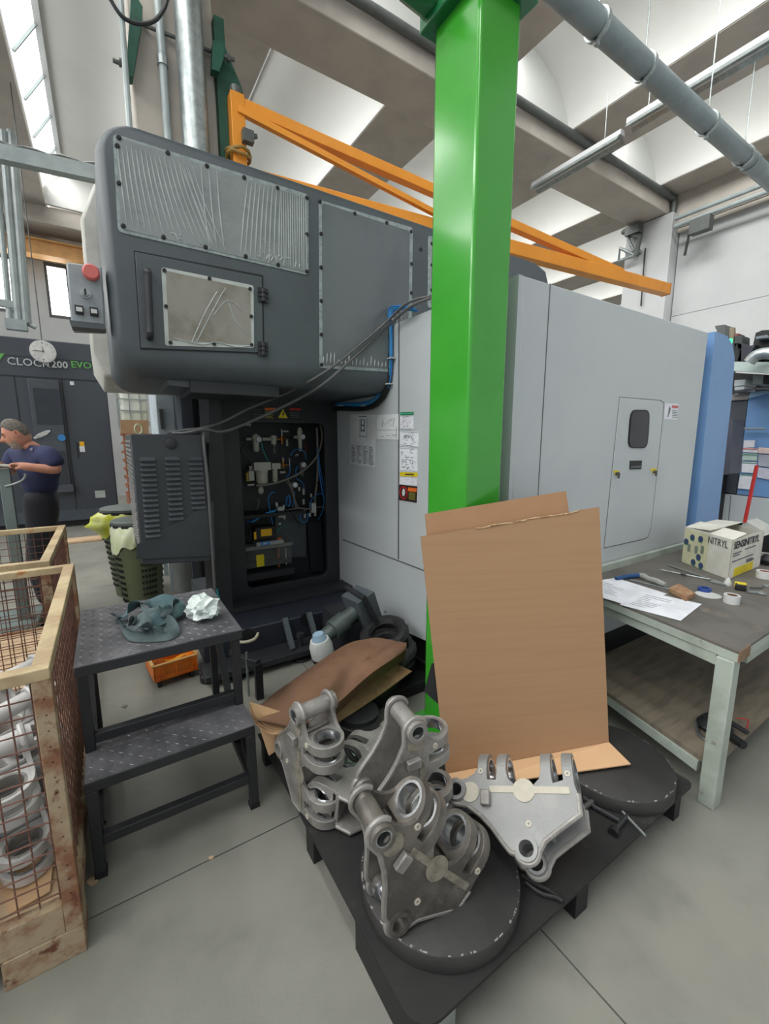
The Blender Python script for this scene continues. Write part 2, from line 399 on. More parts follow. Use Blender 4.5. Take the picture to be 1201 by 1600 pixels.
# roof: precast ribs running with Y, curved white shells and tilted glazing between them
ce = thing('ceiling', None, None, (0, 5, ZR), kind='structure')
Y0R, Y1R = -3.0, WY
PR, RW = 3.185, 1.21
for k in range(-3, 10):
    x = -1.885 + PR * k; w = RW
    Y0R = -3.0 if k < 4 else 5.6
    sec = [(x, ZR), (x + w, ZR), (x + w - .02, ZR + .42), (x + .02, ZR + .42)]
    if k == 4: obj('roof_rib', MB().box((x, -3.0, ZR), (WX - .1, 5.6, ZR + .42)), precast, ce)
    obj('roof_rib', MB().prism([(a, Y0R, b) for a, b in sec], (0, Y1R - Y0R, 0)), precast, ce)
    xa = x + w + .36; xb = x + PR - .012
    prof = []
    for i in range(15):
        t = i / 14 * math.pi / 2
        prof.append((xb - (xb - xa) * (1 - math.cos(t)), ZR + .012 + .95 * math.sin(t)))
    prof = prof[::-1]; top = prof[0]
    outer = [(a, b + .09) for a, b in prof]
    obj('roof_shell', MB().prism([(a, Y0R, b) for a, b in prof + outer[::-1]], (0, Y1R - Y0R, 0)), vault_m, ce, ang=60)
    g0 = V((x + w + .01, 0, ZR + .42)); g1 = V((top[0] + .02, 0, top[1] + .03)); d = (g1 - g0); nrm = V((-d.z, 0, d.x)).normalized()
    yy = Y0R
    while yy < Y1R - .1:
        y2 = yy + 1.15
        obj('roof_pane', MB().prism([g0 + V((0, yy + .03, 0)), g1 + V((0, yy + .03, 0)), g1 + V((0, y2 - .03, 0)), g0 + V((0, y2 - .03, 0))], nrm * .02), glazing_m, ce)
        obj('glazing_bar', MB().bar(g0 + V((0, yy, 0)) - nrm * .02, g1 + V((0, yy, 0)) - nrm * .02, .035, .04), pipe_m, ce)
        yy = y2
    obj('glazing_rail', MB().bar(g1 + V((.0, Y0R, -.05)), g1 + V((.0, Y1R, -.05)), .09, .09), white_wall, ce)
    for ya in ((5.75, 6.4, 14.0) if k < 4 else (6.4, 14.0)):
        pts = [(x + w, ZR + .03), (x + w, ZR + .42)] + [(a, b + .03) for a, b in prof] + [(xb, ZR + .03)]
        obj('gable_panel', MB().prism([(a, ya, b) for a, b in pts], (0, -.08, 0)), vault_m, ce)
obj('main_beam', MB().box((-11, 5.64, 6.8), (XE, 6.46, ZR)), precast, ce, bevel=.015)
obj('main_beam', MB().box((-11, 13.98, 6.8), (XE, 14.82, ZR)), precast, ce, bevel=.015)
pl_ = thing('trim_1', None, None, (.97, 6.0, 0), kind='structure')
obj('concrete_pillar', MB().box((.56, 5.59, 0), (1.385, 6.44, 6.8)), precast, pl_, bevel=.02)
# ---------------------------------------------------------------- MACHINING CENTRE
YP, XW, YH, YC = 1.55, 1.783, 2.67, 3.55
mc = thing('machining_centre', 'huge grey machining centre with charcoal upper hood, open service cabinet and blue front edge', 'machine', (2.9, 3.0, 0))
def fplane(ax, v, pts): return [on(ax, v, *p) for p in pts]
def slab(name, ax, v, pts, d, m, parent, bevel=0, **k):
    vec = [0, 0, 0]; vec[ax] = d
    return obj(name, MB().prism(fplane(ax, v, pts), vec), m, parent, bevel=bevel, **k)
ztop = 2.41
# side enclosure facing the bench
body = obj('side_enclosure', MB().box((XW + .03, YP, .27), (3.9, 3.6, ztop)), panel_w, mc, bevel=.006)
obj('panel_seam', MB().box((2.02, YP - .002, .27), (2.026, YP + .01, ztop)), panel_edge, body)
obj('enclosure_base', MB().box((XW + .06, YP + .08, 0), (4.2, 3.5, .27)), black_m, mc)
# left end panel facing the stairs (two sheets and a lower one cut to a slant)
ex = XW
endp = obj('end_panel', MB().prism([(ex, YP, 2.5 if False else ztop), (ex, YC + .05, ztop), (ex, YC + .05, .16), (ex, 2.71, .16), (ex, YP, .3)], (.03, 0, 0)), panel_w, mc)
obj('panel_seam', MB().prism([atX(ex - .002, 535, 842), atX(ex - .002, 663, 891), atX(ex - .002, 663, 893), atX(ex - .002, 535, 844)], (.004, 0, 0)), panel_edge, endp)
obj('panel_seam', MB().prism([atX(ex - .002, 622, 484), atX(ex - .002, 621, 874), atX(ex - .002, 623, 874), atX(ex - .002, 624, 484)], (.004, 0, 0)), panel_edge, endp)
for p in ((602, 956), (602, 969), (524, 915), (524, 921)): 
    c = atX(ex, *p); obj('screw', MB().cyl(c, c - V((.006, 0, 0)), .007, n=8), darkpipe, endp)
c = atX(ex, 534, 908); obj('plug', MB().cyl(c, c - V((.006, 0, 0)), .018, n=12), black_m, endp)
# blue front column
bl = fplane(1, YP, [(1117, 518), (1136, 525), (1144, 538), (1147.5, 560), (1143, 620), (1139, 655), (1118, 845), (1079, 862), (1085, 828)])
obj('blue_front', MB().prism(bl, (0, 2.0, 0)), blue_m, mc, ang=15)
# access door with window, recessed handle, quarter-turn locks
dd = 'access_door'
dpts = [(968, 620), (1032, 625), (1037.5, 629), (1036, 650), (1017, 825), (1012, 840), (1005, 843), (943, 857), (952, 770)]
seam = obj('door_gap', MB().prism(fplane(1, YP - .002, dpts), (0, .004, 0)), panel_edge, body)
cx = sum(p[0] for p in dpts) / len(dpts); cy = sum(p[1] for p in dpts) / len(dpts)
door = obj('side_door', MB().prism(fplane(1, YP - .004, [(cx + (x - cx) * .978, cy + (y - cy) * .991) for x, y in dpts]), (0, .004, 0)), panel_w, mc, bevel=.002)
def rr_on(ax, v, p, n=4, q=.25):
    """rounded quad through four photo points, clockwise from top left"""
    w = fplane(ax, v, p); out = []
    for i in range(4):
        a, b, c2 = w[i - 1], w[i], w[(i + 1) % 4]
        s = min((a - b).length, (c2 - b).length) * q
        u1 = (a - b).normalized() * s; u2 = (c2 - b).normalized() * s
        for k in range(n + 1):
            t = k / n; out.append(b + u1 * (1 - t) ** 2 + u2 * t ** 2)
    return out
obj('door_window_seal', MB().prism(rr_on(1, YP - .009, [(985.5, 640), (1015.5, 640.5), (1011.5, 700.5), (980.5, 700)]), (0, .006, 0)), black_m, door)
obj('door_window', MB().prism(rr_on(1, YP - .011, [(987, 642), (1014, 642.5), (1010, 699), (982, 698.5)]), (0, .004, 0)), gloss_black, door)
obj('recessed_handle', MB().prism(fplane(1, YP - .007, [(984, 720), (1003, 719.5), (1001.5, 733), (983.5, 733.5)]), (0, .005, 0)), black_m, door)
obj('handle_lip', MB().prism(fplane(1, YP - .012, [(986, 728), (1001, 727.5), (1000.5, 731), (985.5, 731.5)]), (0, .006, 0)), dark_m, door)
for x, y in ((962, 739), (1020.5, 736)):
    obj('lock_label', MB().prism(fplane(1, YP - .0055, [(x - 5, y - 4), (x + 6, y - 4), (x + 1, y + 6)]), (0, .002, 0)), yel_m, door)
    c = atY(YP - .004, x, y + 1); obj('quarter_turn_lock', MB().cyl(c, c - V((0, .02, 0)), .011, n=12).cbox(c + V((0, -.02, -.012)), (.008, .012, .035)), darkpipe, door)
st = obj('warning_sticker', MB().prism(fplane(1, YP - .002, [(1039, 630), (1060, 631), (1057.5, 656), (1037.5, 655)]), (0, .003, 0)), paper_m, body)
obj('print', MB().prism(fplane(1, YP - .003, [(1050, 633), (1059.5, 634), (1059, 638), (1049.5, 637.5)]), (0, .002, 0)), redpk, st)
pm = MB()
pm.prism(fplane(1, YP - .003, [(1046, 634), (1047.5, 639), (1046, 645), (1043, 652), (1042, 651), (1044, 645), (1044.5, 640)]), (0, .002, 0))
for k in range(5): pm.prism(fplane(1, YP - .003, [(1050, 641 + 2.6 * k), (1058, 641.6 + 2.6 * k), (1058, 642.4 + 2.6 * k), (1050, 641.8 + 2.6 * k)]), (0, .002, 0))
tag(obj('figure_print', pm, ink_m, st), kind='stuff')
# stickers and tables on the end panel
def sticker(name, pts, m, lines=None, lm=None, parent=None, ax=0, v=XW, o=-.0035):
    vec = [0, 0, 0]; vec[ax] = -o * .9
    s = obj(name, MB().prism(fplane(ax, v + o, pts), vec), m, parent or endp)
    if lines:
        b = MB(); vec2 = [0, 0, 0]; vec2[ax] = -o * .5
        for (x0, y0, x1, y1, w) in lines:
            def P(x, y):
                t = V((pts[0][0], pts[0][1])).lerp(V((pts[1][0], pts[1][1])), x); u = V((pts[3][0], pts[3][1])).lerp(V((pts[2][0], pts[2][1])), x)
                return t.lerp(u, y)
            q = [P(x0, y0), P(x1, y0), P(x1, y1), P(x0, y1)] if w == 0 else None
            if q is None:
                if abs(x1 - x0) > abs(y1 - y0): q = [P(x0, y0), P(x1, y1), P(x1, y1 + w), P(x0, y0 + w)]
                else: q = [P(x0, y0), P(x0 + w, y0), P(x1 + w, y1), P(x1, y1)]
            b.prism(fplane(ax, v + o * 1.5, [(p.x, p.y) for p in q]), vec2)
        tag(obj('print', b, lm or ink_m, s), kind='stuff')
    return s
L = [(.35, .03, .65, .03, .02), (.42, .1, .42, .34, .03), (.55, .1, .55, .34, .03), (.42, .1, .58, .1, .012), (.42, .2, .58, .2, .03), (.45, .3, .58, .3, .03), (.35, .43, .65, .43, .012), (.38, .08, .38, .43, .01), (.66, .08, .66, .43, .01)]
random.seed(3)
for k in range(9):
    L.append((.03, .62 + .04 * k, .97, .62 + .04 * k, .006))
    for q in range(4): L.append((.05 + .24 * q, .635 + .04 * k, .05 + .24 * q + random.uniform(.05, .17), .635 + .04 * k, .013))
sticker('paper_table', [(547, 647), (586, 648), (585, 730), (547, 724)], mat('pale paper', (222, 226, 226), .7), L)
L = [(.02, .62, .95, .62, .012)] + [(random.uniform(.05, .7), .08 + .065 * k, 0, 0, 0) for k in range(0)]
for k in range(12):
    x = random.uniform(.05, .75); y = random.uniform(.08, .92); L.append((x, y, x + random.uniform(.06, .2), y, .014))
L += [(.3, .2, .25, .5, .012), (.8, .15, .75, .5, .012), (.9, .5, .9, .95, .012)]
sticker('drawing_sheet', [(588, 648), (622, 647), (622, 687), (588, 686)], mat('pale paper', (196, 202, 202)), L)
sticker('green_header', [(625, 644), (645.5, 643.5), (645.5, 648.5), (625, 649)], grl_m, [(.05, .3, .95, .3, .3)], mat('green light print', (90, 180, 140), .6))
def rnd(n, y0=.05, y1=.95):
    o = []
    for k in range(n):
        x = random.uniform(.05, .75); y = random.uniform(y0, y1); o.append((x, y, x + random.uniform(.05, .2), y, .02))
        if random.random() < .3: o.append((x, y, x, min(.97, y + .12), .012))
    return o + [(.03, .03, .97, .03, .012), (.03, .95, .97, .95, .012)]
sticker('parts_label', [(625, 649.5), (645.5, 649), (645.5, 671.5), (625, 670.5)], paper_m, rnd(14))
sticker('diagram_label', [(624.5, 674), (653.5, 674.5), (653.5, 699), (624.5, 697)], paper_m, rnd(26))
sticker('table_label', [(624.3, 699), (652, 700), (651.5, 738), (624, 737)], paper_m, rnd(30))
sticker('yellow_strip', [(624.5, 737.5), (651.5, 738.5), (651.5, 745), (624.5, 744)], yel_m, [(.3, .35, .8, .35, .3)], ink_d)
sticker('white_label', [(624.3, 744.5), (651, 745.5), (651, 760), (624, 757)], paper_m, rnd(6))
ws = sticker('prohibition_sign', [(623.5, 757), (651, 760.5), (650.3, 785.5), (623, 781)], mat('brown black sign', (48, 34, 32), .5))
cpt = atX(XW - .007, 630, 770)
obj('red_ring', MB().pipe(cpt, cpt + V((.002, 0, 0)), .052 * .92, .04, 24), red_m, ws)
obj('hand_symbol', MB().prism([cpt + V((0, a * .06, b * .06)) for a, b in ((-.1, -.45), (.25, -.3), (.3, .1), (.1, .5), (-.2, .45), (-.35, 0))], (.002, 0, 0)), white_pl, ws)
obj('orange_band', MB().prism(fplane(0, XW - .006, [(637, 761.5), (650.5, 763), (650.3, 769), (637, 767.5)]), (.003, 0, 0)), orl_m, ws)
b = MB()
for k in range(5): b.prism(fplane(0, XW - .006, [(638.5, 769.5 + 2.4 * k), (648, 770.8 + 2.4 * k), (648, 771.6 + 2.4 * k), (638.5, 770.4 + 2.4 * k)]), (.003, 0, 0))
tag(obj('print', b, mat('olive print', (150, 150, 60), .6), ws), kind='stuff')

# ----- hood
hx0, hx1, hz0, hz1 = atY(YH, 140, 400).x + .02, 3.47, 1.95, atY(YH, 676, 345).z
hx0 = .085
zt = atY(YH, 330, 235.5).z
def hood_ring(ib, il, it, y):
    """hood outline at depth y, pulled in at bottom, left and top"""
    rt_, rb_ = .15, .13; x0, x1, z0, z1 = hx0 + il, hx1, hz0 + ib, zt - it
    o = [(x0 + rb_ * (1 - math.sin(t * math.pi / 12)), z0 + rb_ * (1 - math.cos(t * math.pi / 12))) for t in range(0, 7)]
    o += [(x0 + rt_ * (1 - math.cos(t * math.pi / 12)), z1 - rt_ * (1 - math.sin(t * math.pi / 12))) for t in range(0, 7)]
    o += [(x1 - .2, z1), (x1 - .06, z1 - .04), (x1, z1 - .16), (x1, z0)]
    return [V((a, y, b)) for a, b in o]
hz0 = 1.945; rr_ = .13
rings = []
for t in range(8):
    a = t / 7 * math.pi / 2; k = 1 - math.sin(a)
    rings.append(hood_ring(rr_ * k, .045 * k, .015 * k, YH + rr_ * (1 - math.cos(a))))
rings.append(hood_ring(0, 0, 0, YH + .98))
hm_ = MB(); n_ = len(rings[0]); hv = [p for r in rings for p in r]; hf = [tuple(range(n_))[::-1], tuple(range((len(rings) - 1) * n_, len(rings) * n_))]
for r in range(len(rings) - 1):
    for q in range(n_): hf.append((r * n_ + q, r * n_ + (q + 1) % n_, (r + 1) * n_ + (q + 1) % n_, (r + 1) * n_ + q))
hm_.add(hv, [f[::-1] for f in hf])
hood = obj('hood', hm_, dark_m, mc, ang=30)
bm_ = bmesh.new(); bm_.from_mesh(hood.data); bmesh.ops.recalc_face_normals(bm_, faces=bm_.faces); bm_.to_mesh(hood.data); bm_.free()
def hpl(pts, off): return fplane(1, YH - off, pts)
def hslab(name, pts, off, m, parent=None, q=None, bevel=0):
    w = rr_on(1, YH - off, pts, q=q) if q else hpl(pts, off)
    return obj(name, MB().prism(w, (0, off - .0005 if off > 0 else .01, 0)), m, parent or hood, bevel=bevel)
def qm(pts, x, y):
    a = V(pts[0]).lerp(V(pts[1]), x); b = V(pts[3]).lerp(V(pts[2]), x); return a.lerp(b, y)
def filmwin(name, pts, m, screws, folds, border=1, q=.06, inset=None):
    hslab(name + '_border', pts, .004, film_e, q=q)
    c = V((sum(p[0] for p in pts) / 4, sum(p[1] for p in pts) / 4))
    ins = []
    for p in pts:
        d = c - V(p); ins.append(tuple(V(p) + V((math.copysign(5 if inset is None else inset, d.x), math.copysign(5 if inset is None else inset, d.y)))))
    w = hslab(name, ins, .006, m, q=.03)
    for x, y in screws:
        p = qm(pts, x, y); o = atY(YH - .004, p.x, p.y)
        obj('screw', MB().lathe([(0, .012), (.6, .012), (1, .008)], o, o - V((0, .008, 0)), 8), black_m, hood)
    if folds:
        b = MB()
        for f in folds:
            P = []
            for (x, y) in f: 
                p = qm(pts, x, y); P.append(atY(YH - .007, p.x, p.y))
            P = smooth_pts(P, 3); n = len(P)
            b.tube(P, [.001 + .0032 * math.sin(math.pi * i / (n - 1)) for i in range(n)], 5)
        tag(obj('film_crease', b, fold_m, hood), kind='stuff')
random.seed(11)
F = []
for k in range(17):       # left fan of creases
    x = .02 + .024 * k; dx = .03 + .008 * k
    F.append([(x, .06 + random.uniform(0, .05)), (x + dx * .35, .45), (x + dx, .9 + random.uniform(-.04, .04))])
F.append([(.33, .04), (.40, .4), (.5, .92)]); F.append([(.36, .05), (.44, .5), (.5, .92)])
for x in (.45, .49, .53): F.append([(x, .05), (x + .01, .5), (x + .03, .93)])
for k in range(9):
    x = .69 + .021 * k; F.append([(x, .05), (x - .01 - .002 * (8 - k), .5), (x - .045 + .004 * k, .93 + random.uniform(-.04, .02))])
for k in range(12): 
    x = .86 + .0115 * k; F.append([(x, .04), (x, .5), (x + random.uniform(-.004, .004), .94)])
for k in range(16):
    x = random.uniform(.74, .96); F.append([(x, random.uniform(.84, .95)), (x + random.uniform(-.03, .03), random.uniform(.82, .97))])
for k in range(8):
    x = random.uniform(.25, .5); F.append([(x, random.uniform(.88, .97)), (x + random.uniform(-.03, .03), random.uniform(.86, .97))])
W1 = [(176, 208), (482, 304), (482, 430), (184, 362)]
filmwin('viewing_window', W1, film_m, [(.03, .03), (.28, .03), (.48, .04), (.67, .04), (.84, .04), (.99, .05), (.99, .5), (.99, .96), (.84, .96), (.67, .95), (.46, .95), (.24, .95), (.03, .93), (.02, .5), (.02, .12)], F)
W2 = [(498, 312), (645, 356), (640, 470), (499, 575)]
W2 = [(498, 312), (645, 356), (642, 583), (499, 575)]
F2 = [[(.75 + .045 * k, .55 + .04 * abs(k - 2)), (.75 + .045 * k, .8), (.75 + .045 * k, .97)] for k in range(6)]
F2 += [[(.04 + .04 * k, .97), (.045 + .04 * k, random.uniform(.9, .945))] for k in range(22)]
filmwin('viewing_window', W2, mat('grey window film', (104, 110, 112), .25, rgb2=(96, 101, 103), scale=2, spec=.6), [(.01, .01), (.38, .02), (.72, .02), (.98, .03), (.99, .25), (.99, .45), (.02, .2), (.02, .4), (.02, .6), (.02, .8), (.02, .98)], F2, q=.03)
W3 = [(668, 368), (684, 374), (684, 460), (668, 462)]
filmwin('viewing_window', [(669, 368), (760, 396), (760, 500), (668, 480)], film_m, [(.06, .1), (.06, .4), (.06, .75)], [[(.1 + .03 * k, .1), (.1 + .03 * k, .9)] for k in range(6)], q=.03)
o = atY(YH, 657, 390); obj('bolt', MB().cyl(o, o - V((0, .006, 0)), .012, n=8), black_m, hood)
# small door of the hood
D = [(209, 391), (411, 430), (413, 553), (219, 546)]
hslab('door_gap', D, .003, black_m)
Din = [(211, 393.5), (409, 432.5), (411, 551), (220.5, 543.5)]
hslab('hood_door', Din, .008, dark_m, bevel=.002)
DW = [(252, 417), (396, 446), (397, 551 - 7), (258, 541 - 1)]
YH2 = YH - .008
def h2(name, pts, off, m, q=None):
    w = rr_on(1, YH2 - off, pts, q=q) if q else fplane(1, YH2 - off, pts)
    return obj(name, MB().prism(w, (0, off, 0)), m, hood)
h2('door_window_border', DW, .003, mat('pale film border', (190, 194, 190), .4), q=.04)
h2('door_window', [(259, 423), (391, 451), (392, 539), (264, 531)], .005, steelwin, q=.04)
fb = MB()
for f in (((.35, .95), (.62, .3), (.7, .12)), ((.3, .95), (.45, .55), (.6, .2)), ((.55, .55), (.72, .3), (.9, .45)), ((.72, .3), (.8, .6), (.95, .8)), ((.1, .9), (.4, .97), (.58, .93), (.8, .99), (.97, .96))):
    P = [qm(DW, x, y) for x, y in f]; P = smooth_pts([atY(YH2 - .006, p.x, p.y) for p in P], 4)
    fb.tube(P, .0028, 5)
obj('film_crease', fb, fold_m, hood)
for x, y in ((.03, .04), (.52, .03), (.96, .07), (.97, .95), (.55, .96), (.06, .96), (.03, .5), (.97, .5)):
    p = qm(DW, x, y); o = atY(YH2 - .003, p.x, p.y); obj('screw', MB().cyl(o, o - V((0, .008, 0)), .01, n=8), black_m, hood)
a = atY(YH2 - .045, 231, 424); b2 = atY(YH2 - .045, 235, 522)
obj('door_handle', MB().tube(smooth_pts([a + V((0, .05, .01)), a, a.lerp(b2, .1), a.lerp(b2, .9), b2, b2 + V((0, .05, -.01))], 4), .017, 10), dark2_m, hood)
for y in (461, 545):
    for dy in (-7, 0, 7):
        p0 = atY(YH2 - .012, 411.5, y + dy - 3); p1 = atY(YH2 - .012, 411.5, y + dy + 3); obj('hinge', MB().cyl(p0, p1, .013, n=10).cbox(p0.lerp(p1, .5) + V((0, .008, 0)), (.06, .008, .03)), dark2_m, hood)
# light rear cover that shows past the hood's left end
obj('rear_cover', MB().prism([(.0, YH + 1.02, 3.05), (-.02, YH + 1.02, 2.2), (.05, YH + 1.02, 2.05), (1.5, YH + 1.02, 2.05), (1.5, YH + 1.02, 3.3), (.1, YH + 1.02, 3.3)], (0, 1.2, 0)), mat('cream cover', (196, 196, 188), .6), mc, bevel=.02)
# push-button box on the hood's left end
yb = YH + .06
pb = obj('push_button_box', MB().prism(fplane(1, yb, [(103, 409), (159, 416), (165, 512), (112, 510)]), (0, .16, 0)), mat('grey box', (150, 156, 160), .5), mc, bevel=.008)
obj('box_rim', MB().prism(fplane(1, yb - .006, [(108, 500), (164, 506), (166, 515), (112, 510)]), (0, .1, 0)), dark_m, pb)
o = atY(yb, 142.5, 429); obj('stop_button', MB().lathe([(0, .02), (.4, .02), (.4, .037), (.85, .037), (1, .03)], o, o - V((0, .05, 0)), 20), redpk, pb)
o = atY(yb, 133.5, 459); obj('key_switch', MB().lathe([(0, .024), (.3, .024), (.3, .016), (1, .016)], o, o - V((0, .03, 0)), 16), grey_steel, pb); obj('key', MB().cbox(o - V((0, .035, 0)), (.008, .02, .024)), black_m, pb)
for x, y in ((124, 485), (147, 488)):
    o = atY(yb, x, y); obj('push_button', MB().cbox(o - V((0, .008, 0)), (.036, .016, .04)), black_m, pb); obj('button_cap', MB().cbox(o - V((0, .018, -.0)), (.026, .012, .02)), white_pl, pb)
# ledge under the hood
obj('hood_underframe', MB().prism(fplane(1, YH + .12, [(258, 586), (264, 602), (380, 614), (380, 602), (600, 602), (600, 586)]), (0, .5, 0)), dark_m, mc)
obj('hood_bracket', MB().box((.45, YH + .1, 1.88), (.98, YH + .5, 1.955)), dark2_m, mc, bevel=.005)

# ----- service cabinet (dark, open front)
cab = thing('service_cabinet', None, None, (0, 0, 0)); cab.parent = mc; ROOT[cab.name] = rootloc(mc)
C0 = atY(YC, 345, 600); C1 = atY(YC, 352, 940); C2 = atY(YC, 530, 905)
cx0, cz0, cz1 = .735, .27, 2.0
O0 = atY(YC, 367, 658); O1 = atY(YC, 515, 903)
ox0, ox1, oz0, oz1 = O0.x + .03, O1.x - .02, .37, 1.755
cabb = MB()
outer = [(cx0, cz0), (XW, cz0), (XW, cz1), (cx0, cz1)]
hole = rrect(ox0, oz0, ox1, oz1, .05)
Mc = Matrix(((1, 0, 0, 0), (0, 0, 1, 0), (0, 1, 0, 0), (0, 0, 0, 1)))
def xz(pts): return pts
mfc = MB(); mfc.plate(outer, [hole], 0, .04); mfc.v = [V((v.x, YC + v.z, v.y)) for v in mfc.v]; mfc.f = [f[::-1] for f in mfc.f]
obj('front_frame', mfc, dark2_m, cab, bevel=.004)
b = MB(); b.box((cx0, YC + .04, cz0), (cx0 + .03, YC + .62, cz1)); b.box((XW - .03, YC + .04, cz0), (XW, YC + .62, cz1)); b.box((cx0 + .03, YC + .04, cz1 - .03), (XW - .03, YC + .62, cz1)); b.box((cx0 + .03, YC + .04, cz0), (XW - .03, YC + .62, cz0 + .03)); b.box((cx0 + .03, YC + .34, cz0 + .03), (XW - .03, YC + .38, cz1 - .03))
obj('cabinet_shell', b, dark2_m, cab)
YB = YC + .34     # back plate of the cabinet
obj('inner_shelf', MB().box((ox0 - .02, YC + .06, .96), (ox0 + .55, YB, .985)), black_m, cab)
obj('inner_post', MB().prism(fplane(1, YB - .06, [(480, 815), (502, 815), (506, 893), (486, 893)]), (0, .05, 0)), dark2_m, cab)
obj('inner_panel', MB().prism(fplane(1, YB - .04, [(430, 800), (478, 798), (478, 870), (430, 872)]), (0, .03, 0)), dark_m, cab)
yr = YB - .10
def comp(name, m, mb): return obj(name, mb, m, cab)
def A(x, y, d=0): return atY(yr - d, x, y)
k_ = (A(400, 700) - A(401, 700)).length       # metres per photo pixel at this depth
def vcyl(x, y0, y1, wpx, d=.0, prof=None):
    a = A(x, y0, d); b_ = A(x, y1, d); r = wpx * k_ / 2
    b_ = V((a.x, a.y, b_.z)); return MB().lathe(prof and [(t, r * q) for t, q in prof] or [(0, r), (1, r)], a, b_, 16)
def hcyl(x0, x1, y, hpx, d=0.):
    a = A(x0, y, d); b_ = A(x1, y, d); b_ = V((b_.x, a.y, a.z)); return MB().cyl(a, b_, hpx * k_ / 2, n=12)
def gauge(x, y, r, d=.06):
    o = A(x, y, d); rr = r * k_
    comp('gauge_body', white_pl, MB().lathe([(0, rr * 1.05), (.8, rr * 1.05), (1, rr * .9)], o + V((0, .035, 0)), o, 18))
    comp('gauge_face', paper_m, MB().cyl(o - V((0, .001, 0)), o - V((0, .003, 0)), rr * .8, n=18))
    comp('gauge_needle', black_m, MB().bar(o - V((0, .004, 0)), o + V((rr * .5, -.004, rr * .4)), .003, .002))
regulator = [(0, .55), (.06, .6), (.08, 1), (.35, 1), (.37, .8), (.9, .8), (1, .5)]
comp('pressure_regulator', cream_pl, vcyl(399, 678, 706, 12, .02, regulator)); comp('port_block', cream_pl, hcyl(384, 392, 686, 5)); gauge(404.5, 686.5, 4.6)
comp('port_block', cream_pl, hcyl(409, 432, 686, 6)); comp('filter_unit', cream_pl, vcyl(427, 680, 695, 11, .01, regulator)); comp('sight_glass', clear_pl, vcyl(428, 695, 708, 5, .0))
comp('brass_fitting', brass_m, hcyl(433, 446, 686, 3)); comp('brass_fitting', brass_m, vcyl(440, 680, 694, 4)); comp('ball_valve', grey_steel, vcyl(440, 671, 682, 3).cbox(A(446, 674), (.1 * .5, .01, .012))); comp('elbow', cream_pl, vcyl(448, 685, 697, 4))
comp('pressure_regulator', cream_pl, vcyl(468, 668, 705, 9, .02, [(0, .7), (.1, .75), (.12, 1), (.5, 1), (.52, .75), (1, .75)])); gauge(473.5, 682.5, 4)
comp('port_block', cream_pl, hcyl(459, 466, 683, 5))
comp('large_filter_head', cream_pl, MB().cbox(A(407, 728, .04), (26 * k_, .12, 12 * k_))); comp('large_filter_bowl', cream_pl, vcyl(408.5, 733, 758, 20, .04, [(0, 1), (.2, 1.02), (.22, .93), (.85, .9), (1, .6)]))
comp('filter_drain', cream_pl, vcyl(407, 760, 772, 9, .04, [(0, .6), (.3, 1), (.8, 1), (1, .5)])); comp('filter_head', cream_pl, MB().cbox(A(429, 728, .03), (14 * k_, .09, 9 * k_))); comp('filter_bowl', cream_pl, vcyl(429, 731, 753, 9, .03, [(0, 1), (.9, .95), (1, .7)]))
comp('solenoid_coil', cream_pl, MB().cbox(A(391.5, 743, .05), (8 * k_, .06, 15 * k_))); comp('solenoid_label', mat('label ochre', (190, 160, 60), .6), MB().cbox(A(386, 745, .04), (4 * k_, .05, 13 * k_))); comp('elbow', cream_pl, hcyl(387, 397, 758, 3, .03)); comp('solenoid_cap', cream_pl, vcyl(391, 728, 736, 5, .03))
comp('brass_fitting', brass_m, hcyl(436, 450, 727, 3)); comp('brass_fitting', brass_m, vcyl(442, 720, 732, 4)); comp('push_fitting', cream_pl, vcyl(442, 715, 722, 3)); comp('push_fitting', cream_pl, hcyl(437, 445, 738, 4)); comp('valve_lever', grey_steel, vcyl(452, 716, 733, 2.4))
comp('pressure_regulator', mat('dark valve', (96, 98, 94), .5), vcyl(471, 722, 744, 10, .02, regulator)); gauge(475, 726.5, 4.2); gauge(461.5, 758, 4.4)
for x, y, h in ((474, 768, 10), (467, 764, 6), (474, 784, 8), (486, 774, 5)): comp('push_fitting', cream_pl, vcyl(x, y - h / 2, y + h / 2, 4))
comp('valve_block', white_pl, MB().cbox(A(437.5, 800, .03), (10 * k_, .06, 17 * k_))); comp('valve_block', white_pl, MB().cbox(A(488.5, 793, .03), (8 * k_, .06, 16 * k_)))
for x, y in ((444, 808), (492, 803), (476, 806), (432, 788), (443, 792), (484, 804)): comp('push_fitting', white_pl, vcyl(x, y - 3, y + 3, 4))
comp('tag_label', white_pl, MB().cbox(A(388, 663.5, -.05), (8 * k_, .004, 4 * k_))); comp('tag_label', white_pl, MB().cbox(A(463.5, 711, .0), (5 * k_, .004, 4 * k_))); comp('tag_label', white_pl, MB().cbox(A(437, 818.5, .0), (4 * k_, .004, 3.5 * k_)))
comp('red_indicator', red_m, vcyl(477.5, 690, 706, 1.6))
def hose(pts, r, m, d=.05, name='hose'):
    comp(name, m, MB().tube(smooth_pts([A(x, y, d + (dd_ if len(q) else 0)) for (x, y, *q) in pts for dd_ in [q[0] if q else 0]], 6), r, 7))
hose([(400, 759), (420, 757), (445, 750), (470, 738), (490, 720), (500, 700), (503, 680), (500, 661)], .009, hose_g, .1)
hose([(495, 668), (496, 700), (496, 740), (492, 780), (490, 800)], .012, hose_g, .0)
hose([(408, 690), (411, 703), (417, 717), (420, 724)], .006, hose_t, .03)
hose([(454, 712), (459, 704), (468, 702), (476, 707), (478, 718)], .005, hose_b, .05)
hose([(463, 745), (462, 735), (465, 728)], .005, hose_b); hose([(447, 746), (452, 740), (453, 728)], .005, hose_b)
hose([(463, 748), (470, 752), (474, 758), (475, 765)], .005, hose_b)
